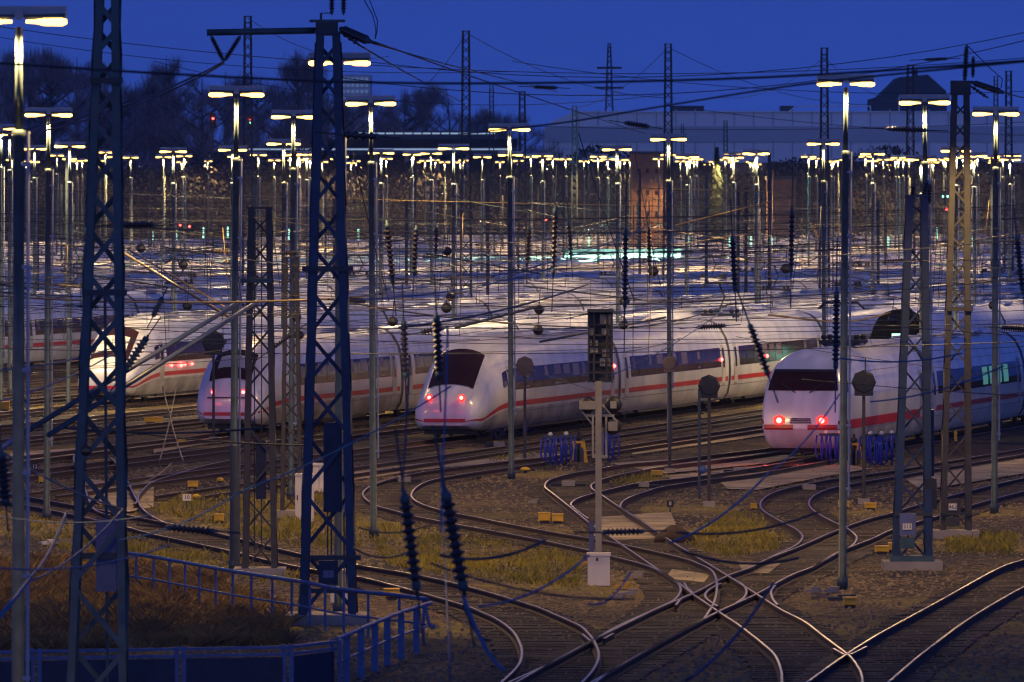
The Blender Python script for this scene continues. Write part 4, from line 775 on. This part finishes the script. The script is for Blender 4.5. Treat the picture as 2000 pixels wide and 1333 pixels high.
for x0, y0, x1, y1, lb in ((577,925,613,1018,'tall white cabinet behind the crossarm mast on the grass'),(612,905,634,960,'smaller white cabinet behind the tall one beside the crossarm mast'),(646,1112,692,1176,'low white cabinet behind the foot of the crossarm mast')):
    d = dM(Mat(y1)); r = thing('cabinet', tuple(P((x0+x1)/2,y1,d)), lb, 'cabinet'); addbox(r, 'cabinet_box', x0, y0+3, x1, y1, d, .6, 'white_paint'); addbox(r, 'lid', x0-1, y0, x1+1, y0+4, d, .68, 'white_paint'); addbox(r, 'lock', x0+3, (y0+y1)/2-4, x0+5, (y0+y1)/2+6, d-.31, .02, 'ink'); addbox(r, 'door_seam', (x0+x1)/2-.4, y0+6, (x0+x1)/2+.4, y1-3, d-.305, .01, 'steel_grey')
for s, x, y, wd, h, yb, bg_, fg, lb in (('10',365,972,17,13,1002,'white_paint','ink','white sign with the number 10 standing on the grass'),('8',1309,984,13,13,1004,'ink','white_paint','black sign with the number 8 near the branch track'),('12',68,912,13,13,930,'ink','white_paint','black sign with a pale number beside the tallest lamp')):
    d = dM(Mat(yb)); r = thing('track_sign', tuple(P(x,yb,d)), lb, 'sign'); b = addbox(r, 'board', x-wd/2, y-h/2, x+wd/2, y+h/2, d, .02, bg_); text(b, 'number', s, x, y, d-.014, h*.6*d/F, fg); m = MB(); m.beam(P(x,y+h/2,d+.02),P(x,yb,d+.02),.05,.03); m.build('post', 'galvanised', r)
for x, yt, yb, r_, lb in ((417,668,862,23,'dark hooded signal head on a post in front of the round nose'),(1025,714,905,18,'brown hooded signal head in front of the slanted-nose train'),(1385,754,990,22,'dark hooded signal head left of the boxy train'),(1687,747,985,24,'dark hooded signal head beside the nose of the boxy train'),(1308,710,925,15,'round brown signal disc on the pole right of the signal')):
    d = dM(Mat(yb)); r = thing('signal_post', tuple(P(x,yb,d)), lb, 'signal post', 'hooded signals on posts'); R = r_*d/F; c_ = P(x,yt,d)
    m = MB(); m.tube([P(x,yb,d),P(x,yt,d)], [.06,.045], 8); m.build('post', 'steel_grey', r)
    m = MB(); m.lathe((c_.x,d-.16,c_.z),(c_.x,d+.3,c_.z),[(0,R*.2),(.01,R*.82),(.05,R),(.3,R),(.42,R*.6)],8); m.box((c_.x,d+.0,c_.z-R*.75),(R*1.5,.26,R*.7)); m.build('signal_head', 'black' if 'brown' not in lb else 'bark', r)
    m = MB(); m.box((c_.x,d,.08),(.35,.35,.18)); m.build('footing', 'concrete', r)
d = dM(Mat(975)); r = thing('marker_post', tuple(P(1365,975,d)), 'pale post with a blue lamp head left of the hooded signal', 'post'); m = MB(); m.tube([P(1366,975,d),P(1366,760,d)], .045, 8); m.build('post', 'galvanised', r); m = MB(); m.ball(P(1372,918,d), .13, 10, 7); m.build('lamp_head', 'blue_paint', r, True)
def hose_post(x, yb, lb, h=62, n=4):
    d = dM(Mat(yb)); r = thing('hose_post', tuple(P(x,yb,d)), lb, 'hose post', 'service posts with blue hoses'); k = d/F; p = P(x,yb,d); H = h*k
    m = MB(); m.beam(p,(p.x,d,H),.09,.09); m.box((p.x,d,H*.95),(.5,.12,.1)); m.build('post', 'galvanised', r)
    for i in range(n):
        m = MB(); ox = (i-(n-1)/2)*.16; a = random.uniform(.09,.17); lo = random.uniform(.05,.25)*H
        m.tube([(p.x+ox-a*.6,d-.08,H*.93),(p.x+ox-a,d-.12,H*.6),(p.x+ox-a*.7,d-.1,lo+.1),(p.x+ox,d-.1,lo),(p.x+ox+a*.7,d-.1,lo+.12),(p.x+ox+a*.9,d-.12,H*.6),(p.x+ox+a*.5,d-.08,H*.93)], .035, 6); m.build('hose', 'hose_blue', r, True)
    m = MB(); m.ball((p.x,d,H*1.02), .08, 8, 6); m.build('valve', 'white_paint', r)
for x, y, lb in ((940,862,'hose post with blue hoses nearest the slanted nose'),(968,862,'second hose post along the slanted-nose train'),(1012,856,'third hose post along the slanted-nose train, by the middle lamp'),(1038,852,'fourth hose post along the slanted-nose train, right of the middle lamp'),(1075,914,'hose post with blue hoses left of a yellow frame near the signal'),(1106,913,'hose post with blue hoses just left of the signal ladder'),
   (1188,905,'hose post behind the signal ladder'),(1614,910,'hose post with blue hoses touching the nose of the boxy train'),(1640,910,'hose post behind the tall lamp at the boxy train'),(1700,912,'hose post right of the yellow frame at the boxy train'),(1722,912,'hose post next to the last one along the boxy train'),(1742,910,'hose post at the left leg of the blue mast')): hose_post(x, y, lb, 60 if y < 900 else 64)
for x, y, lb in ((1130,906,'yellow frame with white bottles left of the signal ladder'),(1668,910,'yellow A-frame beside the boxy train nose')):
    d = dM(Mat(y)); r = thing('service_frame', tuple(P(x,y,d)), lb, 'service frame', 'yellow service frames'); m = MB(); [m.beam(P(x+s*15,y,d),P(x+s*8,y-44,d),.14,.05) for s in (-1,1)]; m.beam(P(x-9,y-42,d),P(x+9,y-42,d),.1,.08); m.build('frame', 'yellow', r)
    m = MB(); m.tube([P(x,y,d),P(x,y-62,d)], .05); m.ball(P(x,y-50,d), .12, 8, 6); m.build('stand', 'black', r); m = MB(); [m.lathe(P(x+s*6,y-4,d-.1),P(x+s*6,y-34,d-.1),[(0,.07),(.4,.07),(.5,.04)],8) for s in (-1,1)]; m.build('bottle', 'galvanised', r)
for x, y, wd, h, lb in ((1063,1022,23,15,'yellow box beside the hairpin track, the taller of two'),(1089,1023,22,13,'yellow box beside the hairpin track, the lower of two'),(86,946,20,14,'yellow box at the lamp pole near the left edge'),(377,955,20,10,'flat yellow box above the white 10 sign'),(355,872,16,9,'yellow box by the crossed yellow wires'),(765,1172,30,15,'yellow box behind the end of the railing'),
   (1660,1188,26,14,'yellow box at the foot of the tall lamp, right of the diamond crossing'),(1741,1080,12,13,'small bright yellow box left of the blue mast'),(1722,1083,26,10,'pale yellow box left of the blue mast'),(1284,933,22,9,'yellow box in front of the slim pole right of the signal'),(1866,866,6,20,'small yellow stub beside the brown mast'),(1648,994,20,9,'pale yellow box right of the S-bend'),(1700,997,22,9,'yellow box under the hooded signal by the boxy train'),(1472,998,12,9,'small yellow box left of the S-bend'),(430,946,14,5,'yellow mushroom marker on the grass'),(383,979,16,6,'yellow mushroom marker beside the white 10 sign'),(1026,925,20,6,'yellow mushroom marker below the middle lamp'),(428,1022,18,12,'tilted yellow block on the grass by the railing track'),(300,828,36,9,'long yellow box on the left tracks'),(10,803,18,14,'yellow box at the left edge')):
    d = dM(Mat(y)); k = d/F; p = P(x,y,d); r = thing('trackside_box', tuple(p), lb, 'trackside box', 'yellow boxes beside the tracks'); m = MB()
    if 'mushroom' in lb: m.lathe(p+Vector((0,0,.1)), p+Vector((0,0,.4)), [(0,wd*k*.5),(.07,wd*k*.48),(.12,.05)], 12); m.build('cap', 'yellow', r, True); m = MB(); m.tube([p,p+Vector((0,0,.12))], .06); m.build('stem', 'black', r)
    else:
        m.box((p.x,d,h*k/2+.06),(wd*k,.32,h*k)); m.build('cover', 'yellow', r); m = MB(); m.box((p.x,d-.01,.04),(wd*k*.8,.3,.08)); m.build('base', 'black', r); m = MB(); m.box((p.x,d,h*k+.075),(wd*k*1.06,.36,.03)); m.build('lid', 'yellow', r)
for x, y, lb in ((790,945,'point machine inside the hairpin bend'),(1110,953,'point machine left of the grey signal post'),(1255,955,'point machine inside the branch track'),(1580,960,'point machine between the two red-lit S-bends'),(1445,926,'point machine beside the path near the boxy train'),(975,875,'point machine on the path below the slanted nose')):
    d = dM(Mat(y)); p = P(x,y,d); r = thing('point_machine', tuple(p), lb, 'point machine', 'point machines between the rails'); m = MB(); m.box((p.x,d,.14),(.42,.5,.16)); m.build('housing', 'concrete', r); m = MB(); m.box((p.x,d,.09),(1.1,.3,.1)); m.build('bed', 'black', r)
# litter of small dark and pale trackside pieces
for x, y, s_, mt in [(1620,1160,.5,'concrete'),(1645,1176,.8,'steel_dark'),(1215,1152,.45,'yellow'),(1225,1165,.5,'concrete'),(1205,1172,.4,'concrete'),(1040,985,.3,'concrete'),(120,1065,.7,'concrete'),(90,1066,.4,'white_paint'),(1600,1172,.5,'stone'),(1585,1160,.4,'concrete'),(1240,1130,.5,'concrete')]:
    p = G(x,y); m = MB(); m.box((p.x,p.y,.07),(s_*.8,.22,.08),0,random.uniform(-.5,.5)); m.box((p.x+.1,p.y+.1,.14),(s_*.5,.16,.05),0,random.uniform(-.5,.5)); tag(m.build('track_block', mt, None, org=p), 'loose small block lying on the ballast', 'block', 'loose blocks lying beside the tracks')
p = G(1318,1062); d = p.y; m = MB(); m.lathe((p.x,d,0.0),(p.x,d,.5),[(0,.62),(.25,.5),(.5,.12)],14); tag(m.build('heap', 'rail_rust', None, True, org=p), 'rust brown heap beside the diverging track near the level insulator', 'heap')
# ------------------------------------------------------------------ railings
def railing(base, sp, label, panels=False, h=.95, post=.055, low=.42):
    pts = [G(*b) for b in base]; r = thing('metal_railing', tuple(pts[0]), label, 'railing'); c = cr(pts, .25)
    up = lambda z: [p+Vector((0,0,z)) for p in c]
    m = MB(); m.tube(up(h), .045, 8); m.build('top_rail', 'blue_paint', r, True); m = MB(); m.tube(up(low), .025, 6); m.build('lower_rail', 'blue_paint', r, True); acc = 0
    for a, b in zip(c, c[1:]):
        acc += (b-a).length
        if acc >= sp: acc = 0; m = MB(); m.beam(a,(a.x,a.y,h),post,post); m.build('post', 'blue_paint', r)
railing([(236,1158),(250,1160),(300,1168),(350,1178),(460,1200),(590,1222),(640,1233),(700,1243),(780,1252),(835,1260)], 1.45, 'blue pipe railing curving along the railing track above the dry bank')
railing([(842,1268),(780,1290),(715,1320),(658,1347)], 2.1, 'blue railing with close posts at the right end of the walkway', post=.13, low=.5)
base = [(656,1350),(562,1362),(352,1366),(70,1371),(-30,1374)]; pts = [G(*b) for b in base]; r = thing('panel_fence', tuple(pts[0]), 'blue panel fence with framed dark panels along the bottom edge', 'fence')
for a, b in zip(pts, pts[1:]):
    u = (b-a).normalized(); up = Vector((0,0,.93)); m = MB(); m.beam(a+up,b+up,.10,.05); m.beam(a+up*.86,b+up*.86,.05,.05); m.build('top_rail', 'blue_paint', r)
    m = MB(); m.beam(a+u*.1+up*.42,b-u*.1+up*.42,.02,.72); m.build('panel', 'panel_blue', r)
for p in pts: 
    for ox in (-.07,.07): m = MB(); m.beam((p.x+ox,p.y,0),(p.x+ox,p.y,.98),.08,.08); m.build('post', 'blue_paint', r)
# ------------------------------------------------------------------ background
d = 1650
def bbox(r, name, x0, y0, x1, y1, d, th, mt, zb=None):
    a, b = P(x0,y1,d), P(x1,y0,d); z0 = a.z if zb is None else zb; m = MB(); m.box(((a.x+b.x)/2, d+th/2, (z0+b.z)/2), (b.x-a.x, th, b.z-z0)); return m.build(name, mt, r)
hall = thing('factory_hall', tuple(P(1530,395,d)), 'long pale hall with a grey band behind the yard lamps', 'hall')
m = MB(); pr = [P(1062,330,d),P(1062,252,d),P(1080,236,d),P(1122,219,d),P(2120,219,d),P(2120,330,d)]; m.quad([(p.x,d,p.z) for p in pr]); n = len(pr); V0 = list(m.v)
m.v += [(x,d+60,z) for x, y, z in V0]; [(m.f.append((j,j+n,(j+1)%n+n,(j+1)%n)), m.m.append(0)) for j in range(n)]; m.f.append(tuple(range(2*n-1,n-1,-1))); m.m.append(0); m.build('wall', 'hall_light', hall)
bbox(hall, 'grey_band', 1066, 247, 2118, 278, d-.3, .3, 'hall_mid'); bbox(hall, 'lower_wall', 1062, 318, 2120, 330, d-.4, .4, 'brick', 0); bbox(hall, 'roof_edge', 1122, 217.5, 2120, 220, d-.5, 1, 'hall_light')
m = MB(); [m.box((xp(x,d),d-.08,zp(262,d)),(.25,.15,9.5)) for x in range(1130,2000,38)]; m.build('wall_joint', 'hall_mid', hall)
m = MB(); m.tube([P(1540,219,d),P(1552,210,d),P(1575,207,d),P(1700,208,d)], .15); m.tube([P(1700,208,d),P(1700,219,d)], .15); m.tube([P(1756,190,d),P(1756,219,d)], .15); m.build('roof_handrail', 'hall_light', hall)
bbox(hall, 'roof_box', 1310, 207, 1375, 218, d+10, 8, 'roof_dark'); bbox(hall, 'roof_box', 1525, 207, 1550, 218, d+10, 8, 'roof_dark')
gb = thing('gabled_building', tuple(P(1775,395,1900)), 'dark building with a broad sloping roof above the long hall', 'building'); d2 = 1900; m = MB()
pr = [P(1705,230,d2),P(1705,192,d2),P(1720,188,d2),P(1757,151,d2),P(1812,146,d2),P(1848,178,d2),P(1850,230,d2)]; n = len(pr); m.quad([(p.x,d2,p.z) for p in pr]); V0 = list(m.v); m.v += [(x,d2+30,z) for x, y, z in V0]; [(m.f.append((j,j+n,(j+1)%n+n,(j+1)%n)), m.m.append(0)) for j in range(n)]; m.build('wall', 'roof_dark', gb)
bbox(gb, 'chimney', 1783, 136, 1792, 150, d2+5, 3, 'roof_dark'); bbox(gb, 'lower_wall', 1710, 225, 1848, 232, d2+1, 25, 'roof_dark', 0)
bt = thing('brick_tower', tuple(P(1268,395,1050)), 'brown brick tower block among the far lamps', 'tower'); bbox(bt, 'wall', 1233, 300, 1300, 470, 1050, 12, 'brick', 0); bbox(bt, 'parapet', 1231, 296, 1302, 301, 1049.5, 13, 'roof_dark'); [bbox(bt, 'window', x, y, x+6, y+9, 1049.9, .2, 'glass_dark') for x in (1245,1262,1280) for y in (330,372,414)]
ob = thing('orange_lit_house', tuple(P(590,395,1150)), 'small house front glowing orange under a lamp left of the crossarm mast', 'house'); bbox(ob, 'wall', 570, 322, 612, 470, 1150, 8, 'brick', 0); bbox(ob, 'roof', 568, 318, 614, 323, 1149, 10, 'roof_dark')
ob = thing('low_house', tuple(P(1520,395,1250)), 'low dim house front between lamp clusters right of the spruce', 'house'); bbox(ob, 'wall', 1500, 350, 1555, 470, 1250, 8, 'brick', 0); bbox(ob, 'roof', 1497, 345, 1558, 351, 1249, 10, 'roof_dark')
of = thing('office_block', tuple(P(700,395,1980)), 'faint office block with pale windows behind the bare trees', 'office building'); bbox(of, 'wall', 664, 146, 724, 300, 1980, 20, 'hall_mid', 0); [bbox(of, 'window', 668+9*i, 152+12*j, 674+9*i, 158+12*j, 1979.8, .3, 'office_pane') for i in range(6) for j in range(4)]
vd = thing('elevated_railway', tuple(P(750,395,1500)), 'elevated track with a passing lit train in front of the bare trees', 'viaduct'); dv = 1500; bbox(vd, 'deck', 470, 297, 1010, 302, dv, 6, 'roof_dark')
for x in range(490,1010,60): bbox(vd, 'pier', x, 301, x+8, 470, dv+1, 4, 'concrete', 0)
bbox(vd, 'parapet', 470, 288, 1010, 297, dv+1, .5, 'roof_dark'); bbox(vd, 'light_strip', 480, 290.5, 1000, 293.5, dv-.1, .3, 'cool_strip')
tr = thing('lit_train', tuple(P(830,262,dv+30)), 'distant lit train passing on a bank behind the middle lamp', 'train'); bbox(tr, 'carriage_body', 690, 256, 965, 274, dv+30, 3, 'roof_dark'); [bbox(tr, 'window', 700+18*i, 259.5, 715+18*i, 262.5, dv+29.8, .2, 'cool_strip') for i in range(15)]; bbox(tr, 'bank', 640, 272, 1010, 300, dv+26, 10, 'wood_mass', 0)
wh = thing('maintenance_hall', tuple(P(1215,530,800)), 'low pale wall lit teal among the trains in mid yard', 'building'); bbox(wh, 'wall', 1100, 492, 1330, 540, 800, 6, 'plaster', 0); bbox(wh, 'roof', 1098, 487, 1333, 493, 799.5, 8, 'roof_dark'); [bbox(wh, 'lit_panel', x, 500, x+16, 522, 799.8, .3, 'teal_light') for x in (1108,1160,1210,1262,1306)]
for x in (1110,1170,1230,1290,1350):
    l = bpy.data.lights.new('teal_lamp_light','POINT'); l.energy = 3500; l.color = (.45,1,.75); l.shadow_soft_size = .2; o = bpy.data.objects.new('teal_lamp_light', l); COL.objects.link(o); o.parent = wh; o.location = P(x,478,795)-Vector(wh['_o'])
for x, y in ((132,468),(170,452),(300,458),(345,455),(397,452),(445,450),(565,455),(700,455),(803,455),(941,450),(1150,470),(1345,470),(1380,470),(1425,470),(1467,468),(1507,468),(1735,470),(1830,452),(1900,470),(1960,468)):
    d = 1000; r = thing('platform_light', tuple(P(x,y+30,d)), 'small greenish white light column at the far end of the yard', 'light column', 'greenish light columns far down the yard'); m = MB(); m.lathe(P(x,y+14,d),P(x,y-8,d),[(0,.10),(1.3,.10)],8); m.build('glow_tube', 'teal_light', r, True); m = MB(); m.lathe(P(x,y+100,d),P(x,y+14,d),[(0,.08),(5,.06)],6); m.build('post', 'galvanised', r); m = MB(); m.box(P(x,y-8,d),(.9,.3,.1)); m.build('cap', 'galvanised', r)
for x, y, lit, lb in ((1847,384,(('green_light',-5,0),('green_light',4,0),('red_light',2,25)),'far signal with green and red lights beside the brown mast'),(416,232,(('red_light',0,0),),'far round red light above the sleeved lamp pole'),(352,440,(('red_light',0,0),('red_light',18,3)),'far pair of red lights at the end of the yard'),(1066,430,(('red_light',0,0),),'far red light below the small lamps in mid yard'),(1722,408,(('red_light',50,0),),'far red light at the flank of the blue mast'),(490,236,(('red_light',0,-3),('green_light',0,4)),'far tiny red and green signal in front of the bare trees')):
    d = 900; r = thing('far_signal', tuple(P(x,y+60,d)), lb, 'signal', 'signals shining far down the yard'); m = MB(); m.tube([P(x+lit[0][1],y+90,d),P(x+lit[0][1],y,d)], .08); m.build('post', 'steel_dark', r); m = MB(); m.box(P(x+lit[0][1],y+4,d+.3),(.7,.3,1.6)); m.build('board', 'black', r)
    for e_, ox, oy in lit: m = MB(); m.ball(P(x+ox,y+oy,d-.1), .10, 8, 6); m.build('signal_light', e_, r, True)
# trees
def limbs(h, spread, n, seed, narrow=False):
    R_ = random.Random(seed); tk = MB(); ends = []
    tk.tube([(0,0,0),(R_.uniform(-.2,.2),0,h*.35),(R_.uniform(-.4,.4),0,h*.7),(0,0,h*.97)], [h*.016,h*.013,h*.007,.03], 6)
    for i in range(n):
        z = h*R_.uniform(.16,.88); a = R_.uniform(0,6.28); L_ = spread*(1.05-z/h)*R_.uniform(.7,1.25)+.6; up = 1.4 if narrow else R_.uniform(.4,.9)
        p = Vector((0,0,z)); q_ = p+Vector((math.cos(a)*L_*.5,math.sin(a)*L_*.5,L_*.5*up)); e_ = q_+Vector((math.cos(a+.2)*L_*.5,math.sin(a+.2)*L_*.5,L_*.45*up)); tk.tube([p,q_,e_], [h*.006,h*.004,.03], 4, cap=False)
        for j in range(3):
            b = a+R_.uniform(-1,1); f_ = q_+(e_-q_)*R_.uniform(0,.8); g_ = f_+Vector((math.cos(b)*L_*.4,math.sin(b)*L_*.4,L_*.4*up)); tk.tube([f_,g_], [.06,.02], 4, cap=False); ends += [(f_,g_)]
        ends += [(q_,e_)]
    cw = MB()
    for p, q_ in ends:
        for j in range(46):
            s_ = p+(q_-p)*R_.uniform(.1,1.1); v = Vector((R_.gauss(0,.6),R_.gauss(0,.6),R_.uniform(.1,1.3))).normalized()*R_.uniform(.5,1.7); s_ = s_+Vector((R_.gauss(0,.35),R_.gauss(0,.35),R_.gauss(0,.3))); o_ = Vector((-v.y,v.x,0)).normalized()*R_.uniform(.016,.042)
            cw.quad([s_-o_,s_+o_,s_+v]); 
    return tk, cw
def make_tree(name, h, spread, n, seed, label, cat, narrow=False):
    r = thing(name, (0,0,0), label, cat, 'bare trees behind the yard'); tk, cw = limbs(h, spread, n, seed, narrow); tk.build('trunk', 'bark', r); cw.build('crown', 'twig', r); return r
PT = [make_tree('bare_tree', 20, 8.5, 34, s, None, 'tree') for s in (1,2,3)]+[make_tree('poplar_tree', 22, 2.6, 40, 4, None, 'tree', True)]; seen = set()
TREES = [(20,95,0),(60,85,1),(100,80,2),(150,100,0),(205,135,1),(265,150,2),(325,98,3),(335,150,0),(395,138,1),(440,130,2),(500,150,0),(545,165,1),(578,88,3),(600,95,3),(640,160,2),(690,185,0),(745,195,1),(790,165,2),(835,162,0),(875,180,1),(930,205,2),(975,210,0),(1015,215,1),(-10,110,2),(230,165,0),(620,190,1)]
rt = random.Random(8)
for i, (x, y, k) in enumerate(TREES):
    d = rt.uniform(1560,1720) if x > 450 else rt.uniform(1420,1650); o = PT[k] if k not in seen else copy_tree(PT[k]); seen.add(k); H = zp(y,d)/(20 if k < 3 else 22.); o.location = (xp(x,d),d,0); o.scale = (H,H,H); o.rotation_euler.z = rt.uniform(0,6)
    tag(o, 'bare poplar rising narrow above the bare trees' if k == 3 else ('bare tree at the hall end, behind the elevated track' if x > 700 else 'bare tree crown dark against the evening sky behind the lamps'), 'tree', 'narrow poplars' if k == 3 else ('bare trees beside the hall' if x > 700 else 'bare trees behind the yard'))
sp = thing('spruce_tree', tuple(P(1400,395,1100)), 'small pointed spruce among the far lamps', 'tree'); d = 1100; H = zp(292,d); X = xp(1400,d); m = MB(); m.tube([(X,d,0),(X,d,H)], [.25,.03]); m.build('trunk', 'bark', sp); m = MB()
for i in range(2600):
    t = rt.random()**.8; a = rt.uniform(0,6.28); rr = (1-t)*2.3*rt.uniform(.5,1.1)+.05; p = Vector((X+math.cos(a)*rr,d+math.sin(a)*rr,1+(H-1)*t)); v = Vector((math.cos(a)*.35,math.sin(a)*.35,-.28)); o_ = Vector((-math.sin(a),math.cos(a),0))*.13; m.quad([p-v-o_,p-v+o_,p+v])
m.build('crown', 'needle', sp)
V = []; Fc = []                                   # far undergrowth: one dark mass behind the yard
for i in range(52000):
    d = RN.uniform(1330,1420); x = RN.uniform(-.066,.066)*d; hm = (zp(316,d)*(1+.09*math.sin(x*.13)+.06*math.sin(x*.41+2))); z = RN.uniform(0,1)**.7*hm; s = RN.uniform(.25,.8); a = RN.uniform(0,6.28); k = len(V); V += [(x,d,z),(x+s*math.cos(a)*.5,d+.2,z+s*.8),(x+s*math.cos(a+.8),d-.2,z+s*math.sin(a)*.6)]; Fc.append((k,k+1,k+2))
m = MB(); m.add(V, Fc); tag(m.build('undergrowth', 'wood_mass'), 'dark leafless thicket closing the far end of the yard', 'thicket', kind='stuff')
hl = MB(); hl.quad([(-700,1440,0),(700,1440,0),(700,1475,14.2),(-700,1475,14.2)]); hl.quad([(-700,1475,14.2),(700,1475,14.2),(700,1540,14.2),(-700,1540,14.2)]); hl.quad([(700,1540,14.2),(700,1560,0),(-700,1560,0),(-700,1540,14.2)]); tag(hl.build('terrain_bank', 'wood_mass'), kind='structure')
for o in list(bpy.data.objects):
    if '_o' in o: del o['_o']
for c, _ in CARS.values():
    if c.parent is None:
        for ch in list(c.children): bpy.data.objects.remove(ch)
        bpy.data.objects.remove(c)
def haze():
    m = bpy.data.materials.new('haze'); m.use_nodes = True; nt = m.node_tree; nt.nodes.clear()
    o = nt.nodes.new('ShaderNodeOutputMaterial'); v = nt.nodes.new('ShaderNodeVolumePrincipled'); v.inputs['Color'].default_value = (.75,.8,.95,1); v.inputs['Density'].default_value = .00008; v.inputs['Anisotropy'].default_value = .2
    nt.links.new(v.outputs[0], o.inputs['Volume']); MATS['haze'] = m
    b = MB(); b.box((0,1025,64),(1400,2130,130)); tag(b.build('haze','haze'), 'thin blue evening haze filling the yard', 'haze', kind='stuff')
haze()
